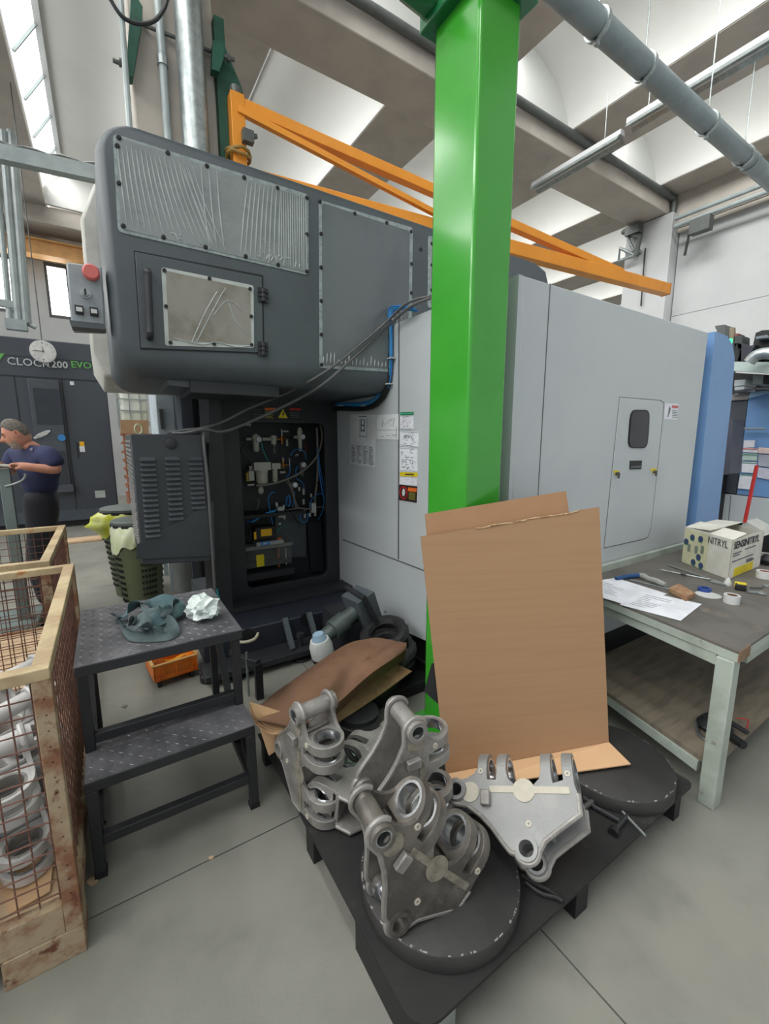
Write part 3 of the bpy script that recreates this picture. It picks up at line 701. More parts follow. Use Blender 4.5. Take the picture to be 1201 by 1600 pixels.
hose([(497, 700), (499, 725), (504, 752), (508, 775), (509, 785)], .007, hose_b, .06); hose([(496, 700), (498, 730), (502, 760), (507, 785)], .006, hose_b, .1)
hose([(484, 795), (486, 782), (495, 773), (503, 771), (508, 776)], .005, hose_b, .08); hose([(497, 812), (503, 800), (506, 785)], .004, hose_b, .06)
hose([(470, 800), (469, 810), (474, 816), (480, 813), (481, 802)], .006, hose_b, .09)
hose([(447, 790), (448, 778), (452, 775), (453, 786), (450, 792)], .007, hose_b, .07)
hose([(426, 819), (422, 800), (419, 780), (424, 770), (429, 770)], .005, hose_b, .09)
hose([(432, 796), (418, 801), (404, 808), (394, 814), (385, 815)], .006, hose_b, .09); hose([(430, 799), (415, 802), (402, 811), (394, 816)], .006, mat('cyan hose', (60, 160, 220), .4), .12)
hose([(446, 798), (455, 796), (465, 794), (478, 795), (484, 795)], .007, hose_g, .06); hose([(445, 800), (460, 798), (475, 797), (500, 792), (508, 795)], .005, hose_g, .04)
hose([(447, 752), (455, 765), (459, 780), (463, 794)], .007, hose_g, .04); hose([(450, 750), (457, 765), (461, 782), (466, 794)], .006, hose_g, .07)
hose([(461, 768), (459, 782), (457, 793)], .004, hose_b); hose([(404, 780), (404, 788), (401, 797)], .003, hose_g)
hose([(370, 850), (371, 835), (378, 825), (388, 820), (392, 835), (390, 846)], .006, black_m, .12)
hose([(447, 820), (436, 826), (432, 832)], .004, hose_t)
random.seed(5)
for k in range(10):
    x = random.uniform(380, 500); y = random.uniform(665, 800)
    hose([(x, y), (x + random.uniform(-12, 12), y + 12), (x + random.uniform(-14, 14), y + 30)], .004, black_m, .02)
# lubrication pump with clear tank
comp('pump_tank', clear_pl, MB().box(tuple(A(384, 890, .12)), tuple(V((A(455, 853, .12).x, yr + .0, A(455, 853, .12).z)))))
comp('tank_oil', mat('dark oil', (38, 40, 34), .3), MB().box(tuple(A(386, 889, .11)), tuple(V((A(452, 874, .11).x, yr - .01, A(452, 872, .11).z)))))
comp('tank_rim', mat('tank rim', (120, 122, 116), .4), MB().box(tuple(A(378, 857, .13)), tuple(V((A(457, 851, .13).x, yr + .01, A(457, 852, .13).z)))))
comp('tank_label', yel_m, MB().cbox(A(406.5, 876, .125), (12 * k_, .004, 19 * k_)))
comp('pump_base', mat('silver casting', (168, 172, 172), .4, .4), MB().box(tuple(A(401, 856, .13)), tuple(V((A(443, 846, .13).x, yr, A(443, 843, .13).z)))))
comp('pump_badge', mat('blue badge', (50, 130, 196), .4), MB().cbox(A(414.5, 849, .135), (14 * k_, .004, 5.5 * k_)))
comp('pump_housing', black_m, MB().box(tuple(A(400, 843, .14)), tuple(V((A(431, 822, .14).x, yr - .01, A(431, 822, .14).z)))))
comp('pump_label', mat('amber label', (236, 180, 20), .5), MB().cbox(A(416, 832, .145), (17 * k_, .004, 11 * k_))); comp('side_label', mat('amber label', (236, 180, 20), .5), MB().cbox(A(398.5, 837, .14), (3.5 * k_, .004, 12 * k_)))
comp('orange_cap', orl_m, vcyl(436.5, 840, 847, 7, .08)); comp('float_rod', mat('orange float', (170, 96, 50), .5), vcyl(434, 853, 886, 5, .05)); comp('level_rod', white_pl, vcyl(446, 856, 882, 2, .09))
comp('tank_bracket', grey_steel, MB().box(tuple(A(372, 876, .08)), tuple(V((A(378.5, 852, .08).x, yr - .07, A(378, 852, .08).z)))))
comp('pump_shelf', dark2_m, MB().box(tuple(A(384, 899, .16)), tuple(V((A(460, 890, .16).x, yr + .08, A(460, 893, .1).z)))))
text('lettering', 'SKF', 4.2 * k_, frame(A(411, 851, .139), (1, 0, 0), (0, 0, 1)), paper_m, cab, bold=True)
# warning labels above the opening
def clab(x0, y0, x1, y1, m, n='warning_label', o=.003): 
    return obj(n, MB().prism(fplane(1, YC - o, [(x0, y0), (x1, y0 + (x1 - x0) * .02), (x1, y1 + (x1 - x0) * .02), (x0, y1)]), (0, o - .0004, 0)), m, cab)
clab(392.5, 634.5, 431, 655.5, black_m); clab(413.5, 637, 431, 641, orl_m, 'orange_band', .004); clab(432.5, 635, 470.5, 656, black_m); clab(452, 637.5, 470, 641, red_m, 'red_band', .004)
obj('hazard_triangle', MB().prism(fplane(1, YC - .005, [(442, 639), (449.5, 653.5), (434.5, 653)]), (0, .003, 0)), yel_m, cab)
obj('bolt_symbol', MB().prism(fplane(1, YC - .007, [(443, 642.5), (440.5, 648), (442, 648), (440.8, 652), (444.3, 646.5), (442.7, 646.5), (444.5, 642.5)]), (0, .003, 0)), black_m, cab)
b = MB()
for k in range(5): b.prism(fplane(1, YC - .005, [(414, 642.5 + 2.4 * k), (428 - (k % 2) * 3, 642.8 + 2.4 * k), (428 - (k % 2) * 3, 643.9 + 2.4 * k), (414, 643.6 + 2.4 * k)]), (0, .003, 0))
tag(obj('print', b, mat('olive print', (150, 150, 60), .6), cab), kind='stuff')
b = MB()
for k in range(4): b.prism(fplane(1, YC - .005, [(395, 639 + 4 * k), (409 - (k % 2) * 3, 639.5 + 4 * k), (409 - (k % 2) * 3, 640.3 + 4 * k), (395, 639.8 + 4 * k)]), (0, .003, 0))
for k in range(4): b.prism(fplane(1, YC - .005, [(453, 644 + 2.6 * k), (468, 644.5 + 2.6 * k), (468, 645.1 + 2.6 * k), (453, 644.6 + 2.6 * k)]), (0, .003, 0))
tag(obj('print', b, ink_m, cab), kind='stuff')
# upper body between cabinet and hood, and trunk to the left of the cabinet
obj('upper_body', MB().box((.74, YC + .05, 2.0), (3.0, YC + .8, 2.3)), dark2_m, mc)
obj('cable_trunk', MB().prism([(.60, 3.32, 1.0), (.60, 3.32, 0.3), (.735, 3.32, .3), (.735, 3.32, 1.95), (.66, 3.32, 1.95)], (0, .3, 0)), dark2_m, mc)

# ----- louvred electrical box
YL = 3.0
lx0, lx1, lz0, lz1 = atY(YL, 203, 678).x, atY(YL, 320, 678).x, .86, 1.645
lb = obj('electrical_box', MB().prism([(lx0, YL, lz1), (lx1, YL, lz1), (lx1 + .02, YL, .80), (lx0 - .0, YL, .84), (lx0, YL, .9)], (0, .75, 0)), mat('box charcoal', (58, 62, 66), .55, rgb2=(52, 56, 60), scale=3), mc, bevel=.006)
obj('gusset_plate', MB().prism(fplane(1, YL - .008, [(214, 851), (333, 783), (336, 868), (213, 874)]), (0, .007, 0)), mat('box charcoal', (58, 62, 66)), lb)
o = atY(YL, 267, 693); obj('round_cover', MB().lathe([(0, .034), (.7, .034), (1, .028)], o, o - V((0, .012, 0)), 20), dark2_m, lb)
first = None
n0 = 0
for (xa, xb, ya, yb_, n) in ((218, 241, 718, 846, 17), (257, 279, 717, 819, 14), (293.5, 313, 717, 801, 12)):
    for k in range(n):
        t = k / (n - 1); y = ya + (yb_ - ya) * t; xs_ = (y - ya) * .075
        p0 = atY(YL, xa + xs_, y); p1 = atY(YL, xb + xs_, y)
        w = p1.x - p0.x
        if y > 851 - (xa + xs_ - 214) * .571 - 4: continue
        if first is None:
            m_ = MB()
            sec = [(0, 0), (-.018, .004), (-.018, .008), (0, .026)]
            m_.prism([(0, a, b) for a, b in sec], (.083, 0, 0))
            first = obj('louvre', m_, mat('louvre charcoal', (74, 78, 82), .45), lb, local=True); first.location = p0 - rootloc(lb) - V((0, 0, .013))
        else:
            c = share(first, 'louvre', p0 - rootloc(lb) - V((0, 0, .013)), lb)
# perforated left side
pb_ = MB()
for j in range(26):
    for i in range(7):
        y = YL + .06 + i * .1 + (j % 2) * .05; z = lz1 - .05 - j * .028
        if z < .92: continue
        pb_.box((lx0 - .004, y, z), (lx0 + .001, y + .045, z + .016))
tag(obj('perforation', pb_, mat('mesh grey', (150, 150, 146), .5), lb), kind='stuff')
o = V((lx0 + .05, YL + .06, lz1)); obj('lifting_eye', MB().tube([o + V((0, 0, .03)) + V((.02 * math.sin(a * .7), 0, .03 * -math.cos(a * .7))) for a in range(9)], .006, 8, closed=True), mat('pale eye', (190, 186, 150), .4), lb)
# machine bed, feet and ribs
bed = obj('machine_bed', MB().box((.45, 2.98, .09), (XW + .2, 3.5, .275)), mat('navy black casting', (40, 44, 54), .5), mc, bevel=.01)
obj('bed_step', MB().box((.6, 3.3, .28), (XW, 3.5, .31)), dark2_m, bed)
obj('bed_flange', MB().box((.42, 2.78, .05), (1.42, 3.0, .095)), dark2_m, bed, bevel=.004)
for px_, py_ in ((387, 993), (478, 968)):
    o = atY(2.98, px_, py_); obj('bed_port', MB().lathe([(0, .052), (1, .052)], o + V((0, .01, 0)), o - V((0, .004, 0)), 20), black_m, bed)
for x in (452, 490): 
    o = atY(2.9, x, 1000); obj('bed_rib', MB().bar(V((o.x, 2.84, .1)), V((o.x - .01, 2.96, .3)), .035, .03), dark_m, bed)
for x in (.62, 1.1):
    obj('levelling_bolt', MB().cyl((x, 2.86, .0), (x, 2.86, .19), .014, n=10).lathe([(0, .03), (1, .03)], (x, 2.86, .17), (x, 2.86, .2), 6), dark2_m, bed)
    obj('levelling_foot', MB().lathe([(0, .075), (.5, .07), (1, .04)], (x, 2.86, 0), (x, 2.86, .035), 18), dark2_m, bed)
obj('hose_stub', MB().tube(smooth_pts([atY(2.9, 366, 1003), atY(2.88, 385, 1003), atY(2.9, 398, 998), atY(2.97, 403, 990)], 5), .011, 8), mat('cream hose', (190, 184, 160), .5), bed)
obj('drain_hose', MB().tube(smooth_pts([V((.62, 3.3, .5)), V((.6, 3.1, .34)), V((.52, 3.02, .33)), V((.46, 3.05, .36))], 5), .012, 8), hose_t, bed)
# hydraulic motor and coolant filter in front of the bed
hm = obj('hydraulic_motor', MB().lathe([(0, .05), (.25, .05), (.26, .07), (.6, .07), (.62, .055), (1, .055)], (1.12, 2.5, .3), (1.42, 2.55, .42), 18), mat('motor grey', (88, 98, 96), .45, .3), bed)
obj('motor_flange', MB().bar((1.38, 2.54, .41), (1.52, 2.56, .46), .2, .22), dark_m, hm); obj('motor_flange', MB().bar((1.44, 2.55, .43), (1.47, 2.55, .445), .26, .27), dark2_m, hm)
obj('motor_bracket', MB().box((1.3, 2.5, .1), (1.5, 2.9, .35)), dark2_m, hm)
obj('white_canister', MB().lathe([(0, .06), (.1, .075), (.8, .075), (1, .06)], (1.1, 2.42, .14), (1.06, 2.42, .34), 20), white_pl, hm); obj('canister_strap', MB().pipe((1.09, 2.42, .2), (1.085, 2.42, .225), .078, .074, 20), black_m, hm); obj('canister_cap', MB().lathe([(0, .05), (1, .035)], (1.06, 2.42, .34), (1.05, 2.42, .38), 16), mat('clear blue', (150, 176, 196), .2), hm)
# top bits above the enclosure
obj('hood_end_lug', MB().box((3.36, YP + .3, ztop), (3.42, YP + .36, ztop + .1)), orange_m, mc)
# blue hoses at the corner of the hood and end panel
tr = [atX(XW - .02, 652, 486), atX(XW - .02, 618, 484), atX(XW - .02, 612, 500), atX(XW - .02, 612, 560), atX(XW - .02, 608, 600), atX(XW - .03, 592, 625), atX(XW - .04, 570, 634), atX(XW - .04, 535, 634), atX(XW - .04, 526, 636)]
for k in range(3):
    obj('air_hose', MB().tube(smooth_pts([p + V((-.006 * k, .012 * k, .012 * k)) for p in tr], 6), .006, 7), [hose_b, mat('cyan hose', (60, 160, 220)), hose_b][k], mc)
obj('hose_sleeve', MB().tube(smooth_pts([p + V((-.0, .03, -.02)) for p in tr[2:]], 6), .02, 8), black_m, mc)
for p in (tr[2], tr[3], tr[4], tr[6], tr[7]): obj('cable_tie', MB().cbox(p, (.05, .05, .008)), white_pl, mc)

# ---------------------------------------------------------------- cables draped over the electrical box
def world_tube(name, pts, r, m, label, cat, group=None, n=8, k=8):
    o = obj(name, MB().tube(smooth_pts(pts, k), r, n), m); return tag(o, label, cat, group)
top = V((lx1 - .04, YL + .12, lz1 + .012))
world_tube('power_cable', [atX(XW - .03, 672, 466), atX(1.72, 640, 480), atY(2.64, 600, 515), atY(2.63, 540, 570), atY(2.66, 505, 600), atY(2.85, 465, 624), atY(3.0, 400, 655), atY(3.0, 350, 674), atY(3.0, 320, 671), V((lx1 - .1, YL + .1, lz1 + .012)), V((lx1 - .16, YL + .2, lz1 + .012)), V((lx1 - .06, YL + .22, lz1 + .012)), V((lx1 + .0, YL + .03, lz1 + .014)), atY(2.97, 318, 690), atY(2.97, 325, 760), atY(2.97, 333, 880), atY(2.97, 337, 945)], .0095, cable_m, 'dark grey cable sagging lower across the service cabinet and hanging down beside the louvred box', 'cable', 'cables over the service cabinet')
world_tube('power_cable', [atX(XW - .03, 672, 463), atX(1.72, 636, 474), atY(2.63, 596, 510), atY(2.63, 530, 565), atY(2.67, 490, 592), atY(2.88, 448, 614), atY(3.0, 390, 638), atY(3.0, 350, 658), atY(3.0, 320, 668), V((lx1 - .1, YL + .14, lz1 + .03)), V((lx1 - .19, YL + .24, lz1 + .012))], .0085, cable_m, 'upper of the two dark cables strung from the hood corner to the louvred box', 'cable', 'cables over the service cabinet')
# ---------------------------------------------------------------- green crane column
gx0, gx1, gy0, gy1 = 1.416, 1.655, 1.49, 1.78
gc = thing('crane_column', 'bright green square steel crane column standing between the cardboard sheets and the machine', 'column', (1.53, 1.63, 0))
obj('shaft', MB().box((gx0, gy0, .02), (gx1, gy1, 3.52)), green_m, gc, bevel=.014)
obj('base_plate', MB().box((gx0 - .22, gy0 - .02, 0), (gx1 + .1, gy1 + .07, .02)), green_m, gc, bevel=.003)
for x, y in ((gx0 - .17, gy0 + .04), (gx0 - .17, gy1 + .0)): obj('anchor_bolt', MB().cyl((x, y, .02), (x, y, .05), .014, n=6), grey_steel, gc)
obj('head_flange', MB().prism([(gx0 - .05, gy0 - .05, 3.42), (gx0 - .05, gy1 + .05, 3.42), (gx1 + .05, gy1 + .05, 3.42), (gx1 + .05, gy0 - .05, 3.42)], (0, 0, .12)), green_dk, gc, bevel=.01)
obj('arm_housing', MB().prism([atZ(3.45, 605, -20), atZ(3.45, 622, 8), atZ(3.45, 660, 38), atZ(3.45, 676, 46), V((gx1, gy1 + .02, 3.45)), V((gx1, gy0 + .1, 3.45))], (0, 0, .4)), green_dk, gc, bevel=.03)

# ---------------------------------------------------------------- jib crane on the pillar
YJ = 5.46
jc = thing('jib_crane', 'orange wall-mounted jib crane with long boom and slanting tie above the machine', 'crane', (1.56, YJ, 3.6))
mx = 1.56
obj('mast', MB().box((mx - .075, YJ - .075, 3.55), (mx + .075, YJ + .075, 5.37)), orange_m, jc, bevel=.006)
zj = atY(YJ, 370, 277).z; bend = atZ(zj, 1040, 453); bst = V((mx, YJ, zj))
obj('boom', MB().bar(bst, bend, .17, .20), orange_m, jc, bevel=.01)
d = (bend - bst); tie1 = bst + d * .83 + V((0, 0, .08))
obj('tie_beam', MB().bar(V((mx, YJ, 5.29)), tie1, .12, .12), orange_m, jc, bevel=.006)
obj('trolley_track', MB().bar(V((mx, YJ - .06, atY(YJ, 380, 181).z)), atP(bst + V((0, -.1, 0)), d.cross(V((0, 0, 1))), 692, 340), .065, .065), orange_m, jc)
obj('boom_end_plate', MB().bar(bend - d.normalized() * .005, bend + d.normalized() * .015, .18, .21), mat('orange shade plate', (196, 120, 36), .5), jc)
obj('hinge_pin', MB().cyl((mx, YJ, 5.37), (mx, YJ, 5.45), .06, n=16), darkpipe, jc)
obj('pivot_bracket', MB().prism([(1.385, YJ + .05, 6.1), (1.385, YJ + .05, 2.6), (1.48, YJ + .05, 2.6), (1.48, YJ + .05, 5.37), (1.68, YJ + .05, 5.37), (1.65, YJ + .05, 5.52), (1.49, YJ + .05, 5.84), (1.49, YJ + .05, 6.1)], (0, .16, 0)), bracket_m, jc, bevel=.005)
for k in range(2):
    obj('coiled_cable', MB().tube([V((mx + .13 * math.cos(a * .6 + k), YJ + .13 * math.sin(a * .6 + k), 4.8 + .015 * math.sin(a * 1.7) - .045 * k)) for a in range(11)], .018, 7, closed=True), mat('mustard cable', (150, 120, 60), .5), jc)
o = atY(YJ - .12, 387, 214); obj('limit_switch', MB().cbox(o, (.12, .08, .12)).cyl(o, o + V((.1, 0, .04)), .025), darkpipe, jc)
cl = thing('pillar_clamp', 'dark green steel clamp bar high on the concrete pillar beside the thin conduits', 'bracket', (.58, YJ, 5.1))
p = [atY(YJ, 205, -20), atY(YJ, 223, 10), atY(YJ, 222, 34), atY(YJ, 208, 120), atY(YJ, 196, 118), atY(YJ, 202, 30)]
obj('clamp_bar', MB().prism(p, (0, .12, 0)), bracket_m, cl, bevel=.004)
obj('stud', MB().tube([atY(YJ, 176, 94), atY(YJ, 200, 104)], .02, 8).cyl(atY(YJ, 186, 97), atY(YJ, 190, 99), .036, n=6), darkpipe, cl)
cl = thing('pillar_clamp', 'dark green steel clamp on the pillar edge above the orange mast', 'bracket', (1.43, YJ, 5.5))
obj('clamp_bar', MB().prism([atY(YJ - .05, 333, 62), atY(YJ - .05, 350, 68), atY(YJ - .05, 350, 90), atY(YJ - .05, 343, 112), atY(YJ - .05, 331, 108)], (0, .1, 0)), bracket_m, cl, bevel=.004)
obj('stud', MB().tube([atY(YJ - .04, 350, 88), atY(YJ - .04, 366, 94)], .02, 8).cyl(atY(YJ - .04, 355, 90), atY(YJ - .04, 359, 91.5), .036, n=6), darkpipe, cl)
world_tube('tie_rod', [atY(YJ + .08, 224, 39), atY(YJ + .08, 331, 81)], .018, darkpipe, 'thin dark threaded rod crossing the front of the concrete pillar', 'rod')
world_tube('loose_cable', [atY(5.3, 170, -5), atY(5.3, 190, 25), atY(5.3, 215, 37), atY(5.3, 240, 33), atY(5.3, 256, 14), atY(5.3, 263, -8)], .018, black_m, 'black cable hanging in a loop across the top of the pillar', 'cable')
tag(obj('conduit', MB().tube([atY(5.33, 186, -30), V((atY(5.33, 200, 200).x, 5.33, 3.4))], .026, 8), pipe_m), 'thin grey conduit running down left of the concrete pillar', 'pipe')
c2 = thing('conduit', 'grey conduit with a coupling on the left half of the pillar front', 'pipe', (.9, 5.52, 3.3))
xx = atY(5.52, 251, 60).x; obj('tube', MB().cyl((xx, 5.52, 3.3), (xx, 5.52, 6.8), .04, n=14), pipe_m, c2); zz = atY(5.52, 255, 97).z; obj('coupling', MB().cyl((xx, 5.52, zz - .04), (xx, 5.52, zz + .04), .052, n=14), grey_steel, c2)
c3 = thing('downpipe', 'wide galvanised downpipe on the right half of the pillar front', 'pipe', (1.17, 5.44, 3.3))
x3 = atY(5.44, 296, 60).x; obj('tube', MB().cyl((x3, 5.44, 3.3), (x3, 5.44, 6.8), .135, n=24), grey_steel, c3); obj('pipe_clip', MB().pipe((x3, 5.44, 6.2), (x3, 5.44, 6.24), .148, .134, 20), darkpipe, c3)
# ---------------------------------------------------------------- overhead pipes and lamps
dyy, DZ = 3.11, 5.76
duct_m = mat('blue grey duct', (126, 138, 140), .4, rgb2=(118, 130, 132), scale=4)
dp = thing('air_duct_pipe', 'large grey overhead pipe running across the top right on ring hangers', 'pipe', (6, dyy, DZ))
obj('tube', MB().cyl((2.3, dyy, DZ), (WX - .1, dyy, DZ), .118, n=28), duct_m, dp)
for p in ((938, 35), (1010, 102), (1110, 190), (1170, 240)):
    x = atZ(DZ, *p).x
    obj('hanger_ring', MB().pipe((x - .025, dyy, DZ), (x + .025, dyy, DZ), .138, .119, 24).cbox((x, dyy, DZ - .15), (.05, .04, .06)), grey_steel, dp)
    obj('hanger_rod', MB().cyl((x, dyy, DZ + .13), (x, dyy, ZR + .02), .008, n=6), grey_steel, dp)
x = atZ(DZ, 1178, 247).x; obj('coupling', MB().cyl((x, dyy, DZ), (x + .13, dyy, DZ), .13, n=28), duct_m, dp)
def batten(label, x, y0, y1, z, grp=None):
    t = thing('strip_light', label, 'lamp', (x, (y0 + y1) / 2, z), grp)
    obj('trunking', MB().prism([(x - .065, y0, z + .04), (x + .065, y0, z + .04), (x + .05, y0, z + .12), (x - .05, y0, z + .12)], (0, y1 - y0, 0)), white_wall, t)
    obj('reflector', MB().prism([(x - .12, y0 + .02, z - .04), (x - .065, y0 + .02, z + .04), (x + .065, y0 + .02, z + .04), (x + .12, y0 + .02, z - .04), (x + .105, y0 + .02, z - .04), (x + .05, y0 + .02, z + .025), (x - .05, y0 + .02, z + .025), (x - .105, y0 + .02, z - .04)], (0, y1 - y0 - .04, 0)), grey_steel, t)
    obj('fluorescent_tube', MB().cyl((x, y0 + .05, z - .005), (x, y1 - .05, z - .005), .016, n=10), white_pl, t)
    for y in (y0 + .3, y1 - .3): obj('suspension_wire', MB().cyl((x, y, z + .1), (x, y, ZR + .0), .006, n=5), grey_steel, t)
batten('short strip lamp hanging on thin wires just right of the green column', 7.38, 4.45, 6.17, 6.38)
batten('long strip lamp continuing from the short lamp behind the grey overhead pipe', 7.38, 1.3, 4.37, 6.48)
tag(obj('beam_conduit', MB().cyl((1.6, 5.56, 7.1), (WX - .2, 5.56, 7.1), .065, n=14).cyl((WX - .2, 5.56, 7.15), (WX - .2, 5.56, 6.65), .065, n=14), darkpipe), 'dark grey pipe running along the near edge of the concrete roof beam', 'pipe')
wp = thing('wall_pipe', 'bundle of thin grey pipes along the top of the right wall', 'pipe', (WX - .4, 3, 6.5))
for k in range(2): obj('tube', MB().cyl((WX - .42, -3, 6.56 - .16 * k), (WX - .42, 5.4, 6.56 - .16 * k), .045, n=10), pipe_m, wp)
F8 = lambda x, y: atX(11.2, x, y)
o = F8(1095, 352); tag(obj('wall_bracket', MB().cbox(o, (.2, .38, .28)).bar(o + V((0, .2, .1)), o + V((.3, .4, -.4)), .05, .05), darkpipe), 'small dark bracket box under the wall pipes', 'bracket')
pf = thing('pipe_frame', 'grey bent pipe frame and fittings on the top of the wall pilaster', 'pipe', (11.2, 6.3, 6.3))
obj('tube', MB().tube([F8(990, 398), F8(968, 388), F8(966, 408), F8(994, 398)], .04, 8), grey_steel, pf)
obj('tube', MB().tube(smooth_pts([F8(982, 356), F8(981, 372), F8(990, 392)], 4), .04, 8), grey_steel, pf)
obj('tube', MB().tube([F8(973, 362), F8(1000, 370), F8(994, 395), F8(993, 400)], .06, 8), darkpipe, pf)
obj('valve', MB().cbox(F8(990, 360), (.2, .33, .2)), darkpipe, pf)
obj('wall_bracket', MB().bar(F8(994, 392), F8(994, 392) + V((.22, 0, 0)), .08, .08), grey_steel, pf)
world_tube('wall_cable', [atX(11.33, 1008, 388), atX(11.33, 1006, 410), atX(11.33, 1001, 478)], .016, black_m, 'thin dark cable running down the wall pilaster', 'cable')

# ---------------------------------------------------------------- crane runway and tray at the left
cw = thing('crane_runway', 'pale orange crane runway beam above the far windows', 'beam', (-1.5, 14.6, 6.2)); om = mat('pale orange steel', (224, 172, 110), .6)
obj('web', MB().box((-4, 14.6, 6.28), (.8, 14.8, 6.58)), om, cw); obj('flange', MB().box((-4, 14.5, 6.24), (.8, 14.9, 6.28)), om, cw); obj('flange', MB().box((-4, 14.5, 6.58), (.8, 14.9, 6.62)), om, cw)
ct = thing('cable_tray', 'grey cable tray with loose cables crossing from the left edge to the dark hood', 'cable tray', (-.2, 6.5, 5.3))
t0, t1 = atY(6.5, 0, 240), atY(6.5, 150, 273); t0 = t0 + (t0 - t1) * .5
obj('tray', MB().bar(t0, t1, .12, .15), pipe_m, ct); obj('cable_bundle', MB().tube([t0.lerp(t1, q / 12) + V((0, 0, .095 + .015 * math.sin(q * 2.2))) for q in range(13)], .028, 6), darkpipe, ct)
tp = thing('steel_post', 'grey double pipe post at the left edge reaching down in front of the far windows', 'post', (-1.1, 10.5, 4.8))
for k, (xa, xb_) in enumerate(((11, 32), (24, 44), (-4, 18))):
    obj('tube', MB().tube([atY(10.4, xa - 6, 205), atY(10.4, xa + 4, 330), atY(10.4, xb_ - 2, 505)], .07 if k < 2 else .045, 10), pipe_m, tp)
obj('cross_pipe', MB().bar(atY(10.4, -20, 470), atY(10.4, 40, 480), .1, .12), pipe_m, tp)
obj('post_foot', MB().cbox(atY(10.4, 26, 508), (.3, .15, .18)), pipe_m, tp)
obj('pipe_bend', MB().tube(smooth_pts([atY(10.4, 40, 492), atY(10.4, 44, 505), atY(10.4, 56, 512)], 4), .04, 8), grey_steel, tp)

# ---------------------------------------------------------------- tall dark machine in the background, left
YM = 10.0
tm = thing('machine_tool', 'tall anthracite machine with white and green lettering far behind the worker', 'machine', (-1.5, 10.8, 0))
mz = atY(YM, 170, 541).z; mr = atY(YM, 176, 700).x
mcolr = mat('anthracite enamel', (66, 72, 80), .45, rgb2=(62, 67, 76), scale=1)
tb = obj('housing', MB().box((-4.6, YM, .12), (mr, YM + 1.5, mz)), mcolr, tm, bevel=.02)
obj('plinth', MB().box((-4.55, YM + .05, 0), (mr - .04, YM + 1.4, .12)), black_m, tm)
def tmb(name, x0, y0, x1, y1, m, off=.01, parent=None, bevel=0):
    a = atY(YM, x0, y0); b_ = atY(YM, x1, y1)
    return obj(name, MB().box((a.x, YM - off, b_.z), (b_.x, YM - .0, a.z)), m, parent or tm, bevel=bevel)
seam_m = mat('dark seam', (34, 36, 42), .6)
a = atY(YM, 0, 586).z
obj('seam', MB().box((-4.5, YM - .004, a - .012), (mr, YM, a + .012)), seam_m, tm); obj('seam', MB().box((-4.5, YM - .004, mz - .32), (mr, YM, mz - .31)), seam_m, tm)
obj('base_strip', MB().box((-4.5, YM - .012, .12), (mr, YM, .32)), mat('strip grey', (76, 84, 94), .45), tm)
for px_ in (37, 109):
    x = atY(YM, px_, 700).x; obj('seam', MB().box((x - .01, YM - .004, .32), (x + .01, YM, a)), seam_m, tm)
op = tmb('operator_panel', 43, 592, 112, 765, mat('panel anthracite', (74, 80, 88), .45), .08, bevel=.01)
tmb('screen', 52, 607, 100, 663, screen_m, .09); tmb('lower_screen', 62, 705, 108, 758, mat('dark lower panel', (52, 56, 64), .4), .09)
tmb('panel_foot', 62, 758, 116, 767, mat('panel anthracite', (74, 80, 88)), .13)
tmb('sticker', 109, 596, 116, 602, paper_m, .015); tmb('warning_sticker', 124, 690, 132, 697, mat('amber label', (236, 180, 20)), .012); tmb('warning_sticker', 124, 697, 133, 706, paper_m, .012)
tmb('door_lock', 119, 690, 122.5, 716, black_m, .03); tmb('rating_plate', 148, 767, 165, 777, mat('plate grey', (176, 184, 180), .5), .012)
o = atY(YM - .09, 96.5, 684); obj('round_badge', MB().cyl(o, o - V((0, .01, 0)), .06, n=20), mat('blue badge', (60, 90, 190)), tm)
for s_ in (-1, 1):
    o = atY(YM - .09, 66 + 2 * s_, 679 - 1.8 * s_); obj('swoosh_badge', MB().tube([o + V((.10 * math.cos(q * .63) + .03 * math.sin(q * .63), 0, .03 * math.sin(q * .63) + .04 * math.cos(q * .63))) for q in range(10)], .012, 6, closed=True), white_pl, tm)
Mt = frame(atY(YM - .012, 11, 569), (1, 0, 0), (0, 0, 1))
lt = mat('letter white', (200, 206, 206), .5); lg = mat('letter green', (96, 170, 84), .5)
text('lettering', 'CLOCK', .175, Mt, lt, tm, .004)
text('lettering', '1200', .165, frame(atY(YM - .012, 71, 573), (1, 0, 0), (0, 0, 1)), lt, tm, .004, bold=True)
text('lettering', 'EVO', .165, frame(atY(YM - .012, 111, 574), (1, 0, 0), (0, 0, 1)), lg, tm, .004, bold=True)
obj('green_mark', MB().prism([atY(YM - .012, -12, 552), atY(YM - .012, 7, 552.5), atY(YM - .012, -3, 566)], (0, .008, 0)), lg, tm)
